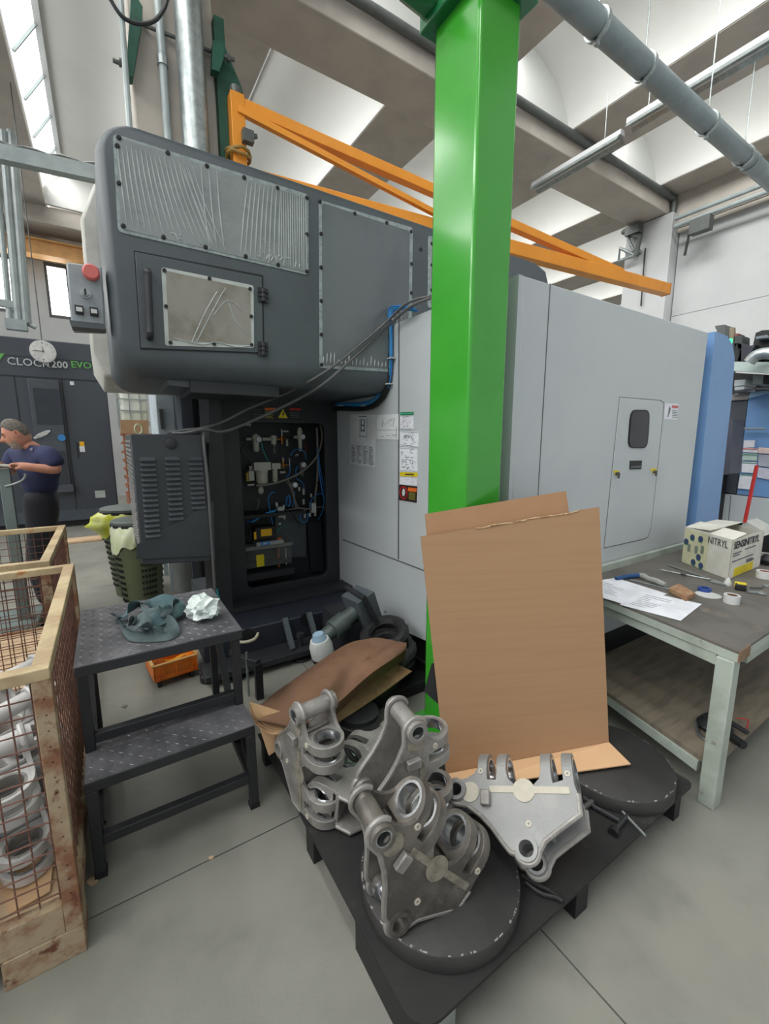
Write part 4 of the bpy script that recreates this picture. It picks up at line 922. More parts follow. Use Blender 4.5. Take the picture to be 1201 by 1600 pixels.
# wall clock hanging in front of it
yc_ = 9.7
o = atY(yc_, 67, 549); rc = abs(atY(yc_, 46, 549).x - atY(yc_, 88, 550).x) / 2
ck = thing('wall_clock', 'round white wall clock hanging in front of the tall dark machine lettering', 'clock', o)
obj('case', MB().lathe([(0, rc * .9), (.2, rc), (1, rc), (1.02, rc * .9)], o + V((0, .1, 0)), o, 40), mat('clock rim', (206, 208, 206), .4), ck)
obj('dial', MB().cyl(o - V((0, .002, 0)), o - V((0, .006, 0)), rc * .88, n=40), mat('dial', (216, 216, 214), .5), ck)
for h in range(12):
    a = R(30 * h); obj('hour_mark', MB().bar(o + V((math.sin(a) * rc * .68, -.008, math.cos(a) * rc * .68)), o + V((math.sin(a) * rc * .8, -.008, math.cos(a) * rc * .8)), .018, .004), ink_m, ck)
for ang_, ln in ((-6, .42), (-86, .66)):
    a = R(ang_); obj('hand', MB().bar(o - V((math.sin(a) * .02, .012, math.cos(a) * .02)), o + V((math.sin(a) * rc * ln, -.012, math.cos(a) * rc * ln)), .016, .004), black_m, ck)
obj('hanger', MB().cyl(o + V((0, .05, rc)), V((o.x, yc_ + .05, ZR + .5)), .008, n=6), darkpipe, ck)

# ---------------------------------------------------------------- white tank in a cage, boxes and cabinets behind the louvred box
YI = 9.0
ia, ib = atY(YI, 181, 590), atY(YI, 238, 671)
ibx0, ibx1 = ia.x, ib.x; iz0, iz1 = atY(YI, 190, 668).z, iz_ if False else 2.75
ic = thing('tank_container', 'white liquid tank in a galvanised cage above the pallet stack', 'container', (ibx0 + .3, YI + .4, iz0))
obj('tank', MB().box((ibx0 + .04, YI + .03, iz0), (ibx1 - .04, YI + .9, iz1)), mat('milky tank', (222, 226, 216), .4, rgb2=(214, 218, 196), scale=1.5), ic, bevel=.05)
for q in range(6):
    z = iz1 - .02 - q * .2
    if z > iz0: obj('cage_bar', MB().box((ibx0, YI - .01, z), (ibx1, YI + .01, z + .018)).box((ibx0 - .01, YI, z), (ibx0 + .008, YI + .9, z + .018)), grey_steel, ic)
for q in range(4):
    x = ibx0 + (ibx1 - ibx0) * q / 3; obj('cage_bar', MB().box((x - .01, YI - .012, iz0), (x + .01, YI + .0, iz1)), grey_steel, ic)
for q in range(3): obj('cage_bar', MB().box((ibx0 - .012, YI + .2 + .25 * q, iz0), (ibx0, YI + .22 + .25 * q, iz1)), grey_steel, ic)
cb = thing('cardboard_tray', 'open brown cardboard box between the white tank and the stack of reddish pallets', 'box', (ibx0 + .3, YI + .3, iz0 - .2))
z0c, z1c = atY(YI - .1, 200, 677).z, atY(YI - .1, 200, 656).z
b = MB(); xa, xb = ibx0 + .0, atY(YI - .1, 232, 670).x
b.box((xa, YI - .1, z0c), (xb, YI - .08, z1c)).box((xa, YI + .5, z0c), (xb, YI + .52, z1c)).box((xa, YI - .08, z0c), (xa + .02, YI + .5, z1c)).box((xb - .02, YI - .08, z0c), (xb, YI + .5, z1c)).box((xa, YI - .08, z0c), (xb, YI + .5, z0c + .01))
obj('tray', b, mat('tray card', (160, 128, 96), .8), cb)
# stack of wooden pallets (red brown ends)
random.seed(8)
nst = 11; hst = z0c / nst
ordn = ['lowest', 'second from the floor', 'third from the floor', 'fourth from the floor', 'fifth from the floor', 'middle one', 'fifth from the top', 'fourth from the top', 'third from the top', 'second from the top', 'topmost']
PLAB = ['reddish wooden pallet in the tall stack behind the louvred box, ' + q for q in ordn]
for k in range(nst):
    pm = thing('wooden_pallet', PLAB[k], 'pallet', (.5, YI + .3, k * hst), 'stacked pallets')
    for q in range(3): obj('block', MB().box((ibx0 + .02 + q * .4, YI - .08 + random.uniform(-.02, .02), k * hst + .02), (ibx0 + .14 + q * .4, YI + .1, k * hst + hst - .03)), redwood, pm)
    obj('deck_board', MB().box((ibx0 + .0 + random.uniform(-.03, .03), YI - .1, (k + 1) * hst - .03), (ibx0 + .96, YI + .1, (k + 1) * hst - .002)), redwood, pm)
    obj('deck_board', MB().box((ibx0, YI - .1, k * hst), (ibx0 + .96, YI + .1, k * hst + .018)), redwood, pm)
    for q in range(3): obj('deck_board', MB().box((ibx0, YI + .2 + q * .25, (k + 1) * hst - .03), (ibx0 + .96, YI + .34 + q * .25, (k + 1) * hst - .002)), redwood, pm)
def cabinet_bg(name, label, cat, pts, y, d, m, door=None):
    t = thing(name, label, cat, (atY(y, pts[0][0], pts[0][1]).x, y, 0))
    a = atY(y, *pts[0]); b_ = atY(y, *pts[1]); obj('body', MB().box((a.x, y, 1.0), (b_.x, y + d, a.z)), m, t, bevel=.01)
    for q in (a.x, b_.x - .05):
        for w_ in (y, y + d - .05): obj('stand_leg', MB().box((q, w_, 0), (q + .05, w_ + .05, 1.0)), m, t)
    return t
t = cabinet_bg('white_cabinet', 'tall pale blue-grey cabinet just right of the white tank', 'cabinet', [(241, 605), (276, 680)], 5.0, .7, mat('pale cabinet', (186, 198, 204), .5))
o = atY(5.0, 252, 655); obj('handle', MB().cbox(o - V((0, .02, 0)), (.03, .03, .2)), darkpipe, t)
t = cabinet_bg('grey_cabinet', 'dark grey cabinet with a narrow slot window behind the dark service cabinet', 'cabinet', [(276, 560), (352, 680)], 4.6, .7, mat('slate cabinet', (88, 94, 104), .45))
for (a, b_, m_, n_) in (((305, 590), (306.5, 675), black_m, 'seam'), ((312, 600), (322, 648), black_m, 'slot_window'), ((301, 590), (303, 675), seam_m, 'seam')):
    A1, B1 = atY(4.6, *a), atY(4.6, *b_); obj(n_, MB().box((A1.x, 4.58, B1.z), (B1.x, 4.6, A1.z)), m_, t)
A1, B1 = atY(4.58, 314, 600), atY(4.58, 321, 646); obj('hose_in_slot', MB().tube(smooth_pts([A1, A1 + V((.03, -.02, -.15)), V((A1.x + .06, 4.55, A1.z - .2)), V((A1.x + .09, 4.55, A1.z - .1))], 5), .015, 6), darkpipe, t)

# ---------------------------------------------------------------- waste bins
def bin_(x, y, h, r, label, bagm, bagcol, spike):
    t = thing('waste_bin', label, 'bin', (x, y, 0))
    hh = h * .78
    m = MB(); m.lathe([(0, r * .72), (.02, r * .75), (.5, r * .85), (1, r)], (x, y, 0), (x, y, hh), 28); obj('bucket', m, olive_m, t, ang=60)
    holes = MB()
    for j in range(9):
        for i in range(40):
            if (i // 5) % 2: continue
            a = 2 * math.pi * i / 40; z = hh * (.18 + .08 * j); rr = r * (.75 + .25 * z / hh) + .001
            c = V((x + rr * math.cos(a), y + rr * math.sin(a), z)); holes.cbox((0, 0, 0), (.006, .016, .024), Matrix.Translation(c) @ Matrix.Rotation(a, 4, 'Z'))
    tag(obj('perforation', holes, black_m, t), kind='stuff')
    def f(u, v):
        a = u * 2 * math.pi; rr = r * (1.03 + .10 * v * (1 - v) * 4 * (.6 + .4 * math.sin(a * 3 + 1)) + .03 * math.sin(a * 13 + v * 6) + .012 * math.sin(a * 29 - v * 9)) 
        zz = h - .03 - v * (h - hh + .03 + .05 * math.sin(a * 2 + 2) + .02 * math.sin(a * 9))
        if spike is not None:
            dd = max(0, math.cos(a - spike)) ** 14; rr += dd * (.11 + .03 * math.sin(v * 15)) * math.sin(min(1, v * 1.2) * math.pi) ** .7
        return (x + rr * math.cos(a), y + rr * math.sin(a), zz)
    obj('bag', MB().grid(f, 60, 8), bagm, t, ang=180)
    obj('lid', MB().lathe([(0, r * .95), (.2, r * 1.03), (.8, r * 1.03), (1, r * .98)], (x, y, h - .03), (x, y, h + .01), 32), mat('lid grey', (96, 104, 100), .5), t)
    obj('lid_rim', MB().pipe((x, y, h - .045), (x, y, h - .02), r * 1.05, r * .9, 32), black_m, t)
    return t
bin_(.16, 5.2, .92, .25, 'taller olive waste bin with a bright yellow bag under its round lid', bag_y, None, R(190))
bin_(.19, 4.45, .90, .2, 'nearer olive waste bin with a pale green bag, in front of the yellow-bagged one', bag_w, None, None)
tag(obj('wooden_plank', MB().bar(atZ(.02, 100, 846), atZ(.02, 160, 840), .35, .03), wood_m), 'pale wooden plank lying on the floor behind the mesh boxes', 'plank')

# background bits seen under the louvred box
t = thing('machine_stand', 'dark machine foot and pale drum seen below the louvred box', 'machine', (.85, 5.2, 0))
obj('drum', MB().cyl((.62, 5.0, 0), (.62, 5.0, .5), .12, n=20), mat('pale drum', (160, 164, 160), .5), t); obj('leg_frame', MB().box((.78, 4.9, 0), (.95, 5.3, .6)), dark2_m, t)
obj('motor', MB().cyl((.66, 4.9, .56), (.8, 4.8, .5), .06, n=14), grey_steel, t)
# ramp plate beside the trunk
tag(obj('sheet_guard', MB().prism([atZ(.32, 298, 905), atZ(.32, 330, 900), atZ(.32, 352, 935), atZ(.32, 335, 945)], (0, 0, -.3)), dark_m), 'dark sheet steel guard on the floor left of the service cabinet', 'guard')
# ---------------------------------------------------------------- steel steps
sx0, sx1 = -.165, .44
sp = thing('step_stool', 'black steel two-step platform with tread plate tops', 'steps', (.14, 2.1, 0))
zt1, zt2 = .40, .785
y10, y11, y20, y21 = 1.71, 1.98, 1.885, 2.48
y20 = atZ(zt2, 118, 1043).y
def tread(x0, y0, x1, y1, z):
    o_ = obj('tread', MB().box((x0, y0, z - .004), (x1, y1, z)), tread_m, sp)
    b = MB(); s = .032; j = 0; y = y0 + .02
    while y < y1 - .01:
        i = 0; x = x0 + .02
        while x < x1 - .01:
            a = R(45 if (i + j) % 2 else -45); c = V((x, y, z)); u = V((math.cos(a), math.sin(a), 0)) * .012; w = V((-math.sin(a), math.cos(a), 0)) * .0028
            b.add([c - u, c + w, c + u, c - w, c + V((0, 0, .002))], [(0, 3, 4), (3, 2, 4), (2, 1, 4), (1, 0, 4)])
            x += s; i += 1
        y += s; j += 1
    tag(obj('tread_pattern', b, mat('tread lug', (112, 112, 116), .4, .3), o_), kind='stuff')
tread(sx0, y20, sx1, y21, zt2); tread(sx0, y10, sx1, y11, zt1)
def fr(x0, y0, x1, y1, z, n):
    t_ = .035
    obj(n, MB().box((x0, y0, z - .044), (x1, y0 + t_, z - .004)), stair_m, sp, bevel=.003); obj(n, MB().box((x0, y1 - t_, z - .044), (x1, y1, z - .004)), stair_m, sp, bevel=.003)
    obj(n, MB().box((x0, y0 + t_, z - .044), (x0 + t_, y1 - t_, z - .004)), stair_m, sp, bevel=.003); obj(n, MB().box((x1 - t_, y0 + t_, z - .044), (x1, y1 - t_, z - .004)), stair_m, sp, bevel=.003)
fr(sx0, y20, sx1, y21, zt2, 'frame_rail'); fr(sx0, y10, sx1, y11, zt1, 'frame_rail')
q = .035
for x in (sx0, sx1 - q):
    obj('leg', MB().box((x, y10, 0), (x + q, y10 + q, zt1 - .044)), stair_m, sp, bevel=.003)
    obj('leg', MB().box((x, y11 - q, zt1 - .0), (x + q, y11, zt2 - .044)), stair_m, sp, bevel=.003) if False else obj('leg', MB().box((x, y20 + .05, zt1), (x + q, y20 + .05 + q, zt2 - .044)), stair_m, sp, bevel=.003)
    obj('leg', MB().box((x, y21 - q, 0), (x + q, y21, zt2 - .044)), stair_m, sp, bevel=.003)
    obj('brace', MB().bar((x + q / 2, y21 - .03, zt2 - .05), (x + q / 2, y11 - .0, .16), .03, .03), stair_m, sp)
    obj('brace', MB().bar((x + q / 2, y11 - .03, zt1 - .05), (x + q / 2, y10 + .05, .17), .025, .025), stair_m, sp)
    obj('side_rail', MB().box((x, y10 + q, .12), (x + q, y21 - q, .155)), stair_m, sp)
    obj('foot_cap', MB().box((x - .003, y10 - .003, 0), (x + q + .003, y10 + q + .003, .02)), black_m, sp)
obj('front_rail', MB().box((sx0 + q, y10, .13), (sx1 - q, y10 + q, .168)), stair_m, sp, bevel=.003)
obj('riser_rail', MB().box((sx0 + q, y20 + .05, zt1 + .03), (sx1 - q, y20 + .05 + q, zt1 + .07)), stair_m, sp, bevel=.003)
# crumpled fabric on the platform
zf = zt2 + .002
random.seed(4)
fab = thing('fabric_strap', 'crumpled grey-green canvas strap lying on the upper step platform', 'fabric', (.06, 2.2, zf))
def ribbon(pts, w, m, name, parent, tilt=0.3, nw=4):
    P = smooth_pts(pts, 8); n = len(P)
    def f(u, v):
        i = u * (n - 1); a = int(min(i, n - 2)); p = P[a].lerp(P[a + 1], i - a); t = (P[a + 1] - P[a]).normalized()
        s = t.cross(V((0, 0, 1))).normalized(); ang_ = tilt * math.sin(u * 9 + .5) ; d = s * math.cos(ang_) + V((0, 0, 1)) * math.sin(ang_)
        q_ = p + d * w * (v - .5) + V((0, 0, .008 * math.sin(v * 6 + u * 17)))
        return (q_.x, q_.y, max(q_.z, zf + .001))
    return obj(name, MB().grid(f, n * 2, nw, (0, 0, .003)), m, parent, ang=60)
def Zf(x, y, h=0): return atZ(zf + .012 + h, x, y)
ribbon([Zf(186, 962), Zf(200, 985), Zf(232, 996), Zf(262, 992), Zf(262, 978), Zf(228, 976)], .075, cloth_m, 'canvas_fold', fab, 1.0)
ribbon([Zf(190, 965, .02), Zf(205, 950, .04), Zf(235, 943, .03), Zf(262, 944, .03), Zf(278, 948, .04), Zf(262, 962, .03), Zf(232, 972, .03)], .07, mat('teal grey fabric', (76, 104, 108), .75, rgb2=(58, 80, 84), scale=10, bump=.25, bscale=120), 'canvas_fold', fab, 1.1)
ribbon([Zf(196, 978, .04), Zf(215, 966, .06), Zf(226, 978, .05), Zf(240, 984, .03)], .07, cloth_m, 'canvas_fold', fab, .9)
ribbon([Zf(214, 945, .02), Zf(250, 958, .05), Zf(275, 942, .03)], .05, cloth_m, 'canvas_fold', fab, 1.2)
# crumpled wrap
def crumple(name, c, r, m, label, cat, seed, flat=.55, sub=3, zb=None, group=None):
    bm = bmesh.new(); bmesh.ops.create_icosphere(bm, subdivisions=sub, radius=1.0); rnd_ = random.Random(seed)
    for v in bm.verts:
        k = .55 + .6 * rnd_.random(); v.co = V((v.co.x * r * k, v.co.y * r * k, v.co.z * r * flat * k))
    lo = min(v.co.z for v in bm.verts)
    me = bpy.data.meshes.new(name); 
    for v in bm.verts: v.co.z -= lo
    bm.to_mesh(me); bm.free(); me.materials.append(m)
    o = bpy.data.objects.new(name, me); C.objects.link(o); o.location = V(c); ROOT[o.name] = V(c)
    return tag(o, label, cat, group)
wr_ = Zf(319, 963); crumple('plastic_wrap', V((wr_.x, wr_.y, zf)), .075, wrap_m, 'crumpled white plastic wrap on the right end of the upper step platform', 'plastic', 5, .8)
# orange tray under the steps
cr = thing('plastic_tray', 'orange plastic tray on castors on the floor behind the step platform', 'crate', (.28, 3.1, 0))
ta, tb_, tcz = atZ(.06, 245, 1072), atZ(.06, 311, 1060), None
cx, cy = .26, 3.12; b = MB(); W_, D_, H0, H1 = .135, .13, .05, .16
cfr = frame((cx, cy, 0), (1, .12, 0), (0, 1, 0))
b.box((-W_, -D_, H0), (W_, D_, H0 + .008), cfr).box((-W_, -D_, H0), (W_, -D_ + .008, H1), cfr).box((-W_, D_ - .008, H0), (W_, D_, H1 + .01), cfr).box((-W_, -D_, H0), (-W_ + .008, D_, H1), cfr).box((W_ - .008, -D_, H0), (W_, D_, H1), cfr)
obj('tray_body', b, orange_bin, cr); b = MB(); 
b.box((-W_ - .008, -D_ - .01, H1), (W_ + .008, -D_ + .008, H1 + .008), cfr).box((-W_ - .008, D_ - .01, H1), (W_ + .008, D_ + .01, H1 + .008), cfr).box((-W_ - .01, -D_, H1), (-W_ + .01, D_, H1 + .008), cfr).box((W_ - .01, -D_, H1), (W_ + .012, D_, H1 + .008), cfr)
obj('rim', b, mat('worn orange rim', (196, 150, 90), .6), cr); obj('label_slot', MB().box((-.07, -D_ - .006, .09), (.09, -D_, .135), cfr), mat('deep orange', (190, 96, 14), .5), cr)
for x in (-.1, 0, .1, .13): obj('rib', MB().box((x - .004, -D_ - .008, .055), (x + .004, -D_, H1), cfr), orange_bin, cr)
for x in (-.1, .1):
    for y in (-.1, .1): obj('castor', MB().cyl((x - .012, y, .025), (x + .012, y, .025), .025, n=12, M=cfr), black_m, cr)
obj('contents', MB().grid(lambda u, v: (cx + (u - .5) * .25, cy + (v - .5) * .24, .075 + .015 * math.sin(u * 9) * math.cos(v * 7)), 10, 10), mat('rust brown powder', (150, 70, 20), .8, rgb2=(226, 160, 40), scale=5, lo=.45, hi=.6), cr)
fc = thing('rubber_puck', 'black rubber foot lying right of the orange tray', 'rubber foot', (.5, 3.1, 0)); obj('body', MB().lathe([(0, .07), (.7, .07), (1, .05)], (.475, 2.92, 0), (.475, 2.92, .06), 20), black_m, fc)
# floor scraps
def scrap(px_, py_, s, m, label, seed, n=5):
    c = atZ(0, px_, py_); rn = random.Random(seed)
    pts = [c + V((math.cos(2 * math.pi * k / n) * s * rn.uniform(.5, 1), math.sin(2 * math.pi * k / n) * s * rn.uniform(.5, 1), .001)) for k in range(n)]
    tag(obj('scrap', MB().prism(pts, (0, 0, .004)), m), label, 'debris')
scrap(145, 1378, .028, wood_m, 'splintered pale wood chip by the front left foot of the steps', 1, 7); scrap(330, 1341, .012, wood_m, 'small wood chip on the floor joint in front of the steps', 2)
scrap(195, 1104, .022, mat('grey chip', (118, 116, 108), .8), 'small grey square scrap on the floor seen through the steps', 3, 4)
scrap(161, 1287, .02, black_m, 'dark oily scrap under the lower step beside its left leg', 4)

# ---------------------------------------------------------------- castings: shape shared by every one
PU, PW, L1, L2, L3, L4, LW, LR, HT, HP = .243, -.166, .093, .165, .325, .398, .1, .06, .09, .073
def casting_meshes():
    out = {}
    pl_out = circ(0, 0, .04, 10, 95, 255) + [(.04, -.045), (.09, -.075), (.13, -.11), (.165, -.15), (.19, -.175)] + circ(PU, PW, .038, 10, 200, 355) + [(.30, -.14), (.335, -.115), (.38, -.085), (.42, -.06), (.422, .0)]
    def lugtop(c, w): return [(c + w, .09), (c - w, .09)]
    top = [(L4 + .017, .03), (L4 + .017, .085), (L4 - .012, .085), (L4 - .018, .04), (L3 + .02, .03), (L3 + .014, .085), (L3 - .014, .085), (L3 - .025, .045), (L3 - .05, .02), (L2 + .05, .02), (L2 + .025, .045), (L2 + .014, .085), (L2 - .014, .085), (L2 - .02, .04), (L1 + .02, .04), (L1 + .015, .085), (L1 - .014, .085), (L1 - .03, .06), (L1 - .055, .045), (.015, .039)]
    outline = pl_out + top
    holes = [circ(0, 0, .026, 20), circ(PU, PW, .024, 20)]
    for s, nm in ((1, 'side_plate'), (-1, 'side_plate')):
        a, b = (HP - .014, HP) if s > 0 else (-HP, -HP + .014)
        m = MB().plate(outline, holes, a, b)
        out.setdefault('side_plate', []).append(m)
    out['cross_tube'] = [MB().lathe([(0, .0255), (0, .036), (.12, .038), (.13, .032), (.87, .032), (.88, .038), (1, .036), (1, .0255), (0, .0255)], (0, 0, -HT), (0, 0, HT), 28, False)]
    out['bore'] = [MB().lathe([(0, .0255), (0, .021), (1, .021), (1, .0255)], (0, 0, -HT + .002), (0, 0, HT - .002), 28, False)]
    out['pin_boss'] = [MB().lathe([(0, .024), (0, .034), (1, .036), (1, .024), (0, .024)], (PU, PW, s * (HP - .03)), (PU, PW, s * (HP + .008)), 24, False) for s in (1, -1)]
    # lugs: arch plates across the two sides with a machined bore
    lugs = []; rings = []
    for c in (L1, L2, L3, L4):
        # profile in (v, w), extruded along u
        pr = [(-HP + .002, .03)] + [(-(HP - .002) * math.cos(R(a)), .085 + (LR + .012) * math.sin(R(a)) ) for a in range(0, 181, 12)] + [(HP - .002, .03)]
        m = MB().plate(pr, [circ(0, LW - .005, LR * .78, 24)], -.018, .018)
        m.v = [V((c + v.z, v.y, v.x)) for v in m.v]
        lugs.append(m)
        rings.append(MB().lathe([(0, LR * .86), (0, LR * .72), (1, LR * .72), (1, LR * .86), (0, LR * .86)], (c - .019, LW - .005, 0), (c + .019, LW - .005, 0), 24, False))
    out['lug'] = lugs; out['lug_bore'] = rings
    wb_ = MB().box((L1 - .02, .0, -HP + .014), (L4 + .02, .018, HP - .014)); out['cross_web'] = [wb_, MB().box((.30, -.105, -HP + .014), (.315, .0, HP - .014))]
    out['pad'] = [MB().cyl((.05, -.004, HP), (.05, -.004, HP + .004), .034, n=24), MB().cyl((.245, .005, HP), (.245, .005, HP + .004), .038, n=24), MB().prism([(L1 + .03, -.004, HP), (L4, -.004, HP), (L4, .018, HP), (L1 + .03, .018, HP)], (0, 0, .003))]
    out['cast_block'] = [MB().box((L1 + .0, -.05, HP), (L1 + .034, .0, HP + .022))]
    out['set_screw'] = [MB().pipe((x, w_, HP), (x, w_, HP + .003), .010, .004, 16) for x, w_ in ((L1 - .004, .068), (L4, .06), (PU + .012, PW + .07))]
    # thick rolled flange that edges each side plate
    fl_ = []
    rim = [(p[0], p[1]) for p in outline]
    for s in (1, -1):
        pts = [V((a, b, s * (HP - .007))) for a, b in pl_out]
        fl_.append(MB().tube(smooth_pts(pts, 1), .0095, 8))
    out['edge_flange'] = fl_
    return out
CM = casting_meshes()
def casting(name, label, O, U, W, body, rimm, padm, group=None, bore=machined, detail=True):
    M = frame(O, U, W)
    t = bpy.data.objects.new(name, None); C.objects.link(t); t.matrix_world = M; t.empty_display_size = .1
    tag(t, label, 'casting', group); ROOT[t.name] = V((0, 0, 0))
    mm = {'side_plate': body, 'cross_tube': body, 'bore': bore, 'pin_boss': body, 'lug': body, 'lug_bore': bore, 'cross_web': body, 'pad': padm, 'cast_block': rimm, 'set_screw': pad_m, 'edge_flange': rimm}
    for k, l in CM.items():
        if not detail and k in ('set_screw', 'pad', 'cast_block'): continue
        for i, mb in enumerate(l):
            key = 'cast_' + k + str(i) + mm[k].name
            if key in bpy.data.meshes:
                o = bpy.data.objects.new(k, bpy.data.meshes[key]); C.objects.link(o); o.parent = t
            else:
                o = obj(k, mb, mm[k], t, local=True, ang=40); o.data.name = key
            if k in ('side_plate', 'lug', 'cross_web', 'cast_block'):
                bv = o.modifiers.new('bevel', 'BEVEL'); bv.width = .004; bv.segments = 2; bv.limit_method = 'ANGLE'; bv.angle_limit = R(35)
    return t

# ---------------------------------------------------------------- mesh boxes
def mesh_box(label, x0, x1, y0, y1, near=True, h=.97):
    t = thing('mesh_box', label, 'container', ((x0 + x1) / 2, (y0 + y1) / 2, 0))
    p = .045
    zb = .17
    def bx(n, a, b_, m, bev=.003): return obj(n, MB().box(a, b_), m, t, bevel=bev)
    bx('top_rail', (x0, y0, h - .035), (x1, y0 + p, h), rim_m); bx('top_rail', (x0, y1 - p, h - .035), (x1, y1, h), rim_m)
    bx('top_rail', (x0, y0 + p, h - .035), (x0 + p, y1 - p, h), rim_m); bx('top_rail', (x1 - p, y0 + p, h - .035), (x1, y1 - p, h), rim_m)
    for x in (x0, x1 - p):
        for y in (y0, y1 - p): bx('corner_post', (x, y, .10), (x + p, y + p, h - .035), rust_m)
    bx('base_rail', (x0 + p, y0 + .002, .10), (x1 - p, y0 + .04, zb + .03), rust_m); bx('base_rail', (x0 + p, y1 - .04, .10), (x1 - p, y1 - .002, zb + .03), rust_m)
    bx('base_rail', (x0 + .002, y0 + p, .10), (x0 + .04, y1 - p, zb + .03), rust_m); bx('base_rail', (x1 - .04, y0 + p, .10), (x1 - .002, y1 - p, zb + .03), rust_m)
    if near:
        for x in (x0, x1 - .2): bx('foot', (x, y0, 0), (x + .2, y0 + .12, .1), rust_m); bx('foot', (x, y1 - .12, 0), (x + .2, y1, .1), rust_m)
    nb = 7; wbd = (y1 - y0 - .08) / nb
    for k in range(nb): obj('floor_board', MB().box((x0 + .04, y0 + .045 + k * wbd, zb), (x1 - .04, y0 + .035 + (k + 1) * wbd, zb + .018)), wood_m, t)
    if near: bx('mid_rail', (x0, y0 + .003, .60), (x1, y0 + .03, .63), wire_m, 0) if False else None
    s = .05
    def wires(n, horiz, ax, v, m, r=.0024):
        a = (y0 if ax == 0 else x0) + p; b_ = (y1 if ax == 0 else x1) - p
        k = 0
        if horiz:
            z = zb + .06
            while z < h - .05:
                q0 = V((v, a - p, z)) if ax == 0 else V((a - p, v, z)); q1 = V((v, b_ + p, z)) if ax == 0 else V((b_ + p, v, z))
                obj('wire', MB().tube([q0, q1], r, 6), m, t); z += s
        else:
            c = a + s * .5
            while c < b_:
                q0 = V((v, c, zb + .02)) if ax == 0 else V((c, v, zb + .02)); q1 = V((v, c, h - .02)) if ax == 0 else V((c, v, h - .02))
                obj('wire', MB().tube([q0, q1], r, 6), m, t); c += s
    for ax, v in ((1, y0 + .02), (1, y1 - .02), (0, x1 - .02), (0, x0 + .02)):
        wires('w', True, ax, v, wire_m); wires('w', False, ax, v + .005, wire_m)
    return t
cX = -.185
mesh_box('rusty cream-topped wire mesh box in the left foreground, full of grey castings', cX - .82, cX, 1.46, 2.72)
mesh_box('second wire mesh box directly behind the one full of castings', -1.12, -.30, 2.85, 4.05)
# castings in the mesh box
tag(obj('card_sheet', MB().grid(lambda u, v: (cX - .76 + .68 * u, 1.53 + 1.1 * v, .19 + .02 * math.sin(u * 7 + v * 3) + .02 * v), 10, 10, (0, 0, .004)), card_l), 'creased pale cardboard liner at the bottom of the casting-filled mesh box', 'cardboard')
random.seed(21)
cage_rows = [
 (-.37, 1.69, .64, (.05, .12, -1), (.25, -.95, -.1), 'pale grey casting standing at the near right corner inside the mesh box'),
 (-.60, 1.66, .64, (.0, .1, -1), (-.1, -1, -.1), 'pale grey casting standing second from the right along the near side of the mesh box'),
 (-.83, 1.68, .64, (.05, .05, -1), (.3, -1, 0), 'pale grey casting at the left edge of the photo inside the mesh box'),
 (-.38, 1.98, .62, (.1, .05, -1), (.5, -.85, 0), 'pale grey casting in the second row of the mesh box, nearest the steps'),
 (-.62, 2.0, .62, (-.1, .0, -1), (.1, -1, 0), 'pale grey casting in the second row of the mesh box, left of its neighbour'),
 (-.40, 2.34, .60, (.1, .0, -1), (.6, -.8, 0), 'pale grey casting at the back right inside the mesh box'),
 (-.66, 2.36, .60, (0, .1, -1), (-.3, -1, 0), 'pale grey casting at the back middle inside the mesh box')]
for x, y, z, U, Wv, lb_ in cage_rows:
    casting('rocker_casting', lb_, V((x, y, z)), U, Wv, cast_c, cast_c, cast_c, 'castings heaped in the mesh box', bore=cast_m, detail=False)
tag(obj('steel_round', MB().lathe([(0, .028), (.9, .028), (1, .024)], (-.225, 1.62, .34), (-.235, 1.56, .36), 20), mat('rusty round', (140, 120, 108), .6)), 'rusty round bar end lying behind the corner post of the mesh box', 'bar')

# ---------------------------------------------------------------- steel pallet, discs and castings on it
zp = .14
ps = thing('steel_pallet', 'low black steel plate platform on short legs in the foreground', 'platform', (1.2, 1.1, 0))
px0, px1, py0, py1 = .527, 2.02, .66, 1.44
outl = circ(px1 - .03, py0 + .03, .03, 4, 270, 360) + circ(px1 - .03, py1 - .03, .03, 4, 0, 90) + [(1.38, py1), (1.12, py1), (1.12, 2.0), (px0, 2.0)] + circ(px0 + .07, py0 + .07, .07, 6, 180, 270)
obj('plate', MB().plate(outl, [], zp - .012, zp), pallet_m, ps)
def pleg(x, y, w=.05, d=.05): obj('leg', MB().box((x, y, 0), (x + w, y + d, zp - .012)), black_m, ps, bevel=.002)
pleg(.535, 1.33, .055, .07); pleg(1.2, .672, .07, .05); pleg(1.9, .675); pleg(.535, 1.93); pleg(1.06, 1.9); pleg(1.9, 1.38); pleg(1.15, 1.38)
obj('skirt', MB().prism([(.535, .70, .0), (.535, 1.0, .0), (.535, 1.0, .128), (.535, .70, .128)], (.012, 0, 0)), black_m, ps)
obj('skirt', MB().box((.60, .672, .0), (.66, .70, .128)), grey_steel, ps)
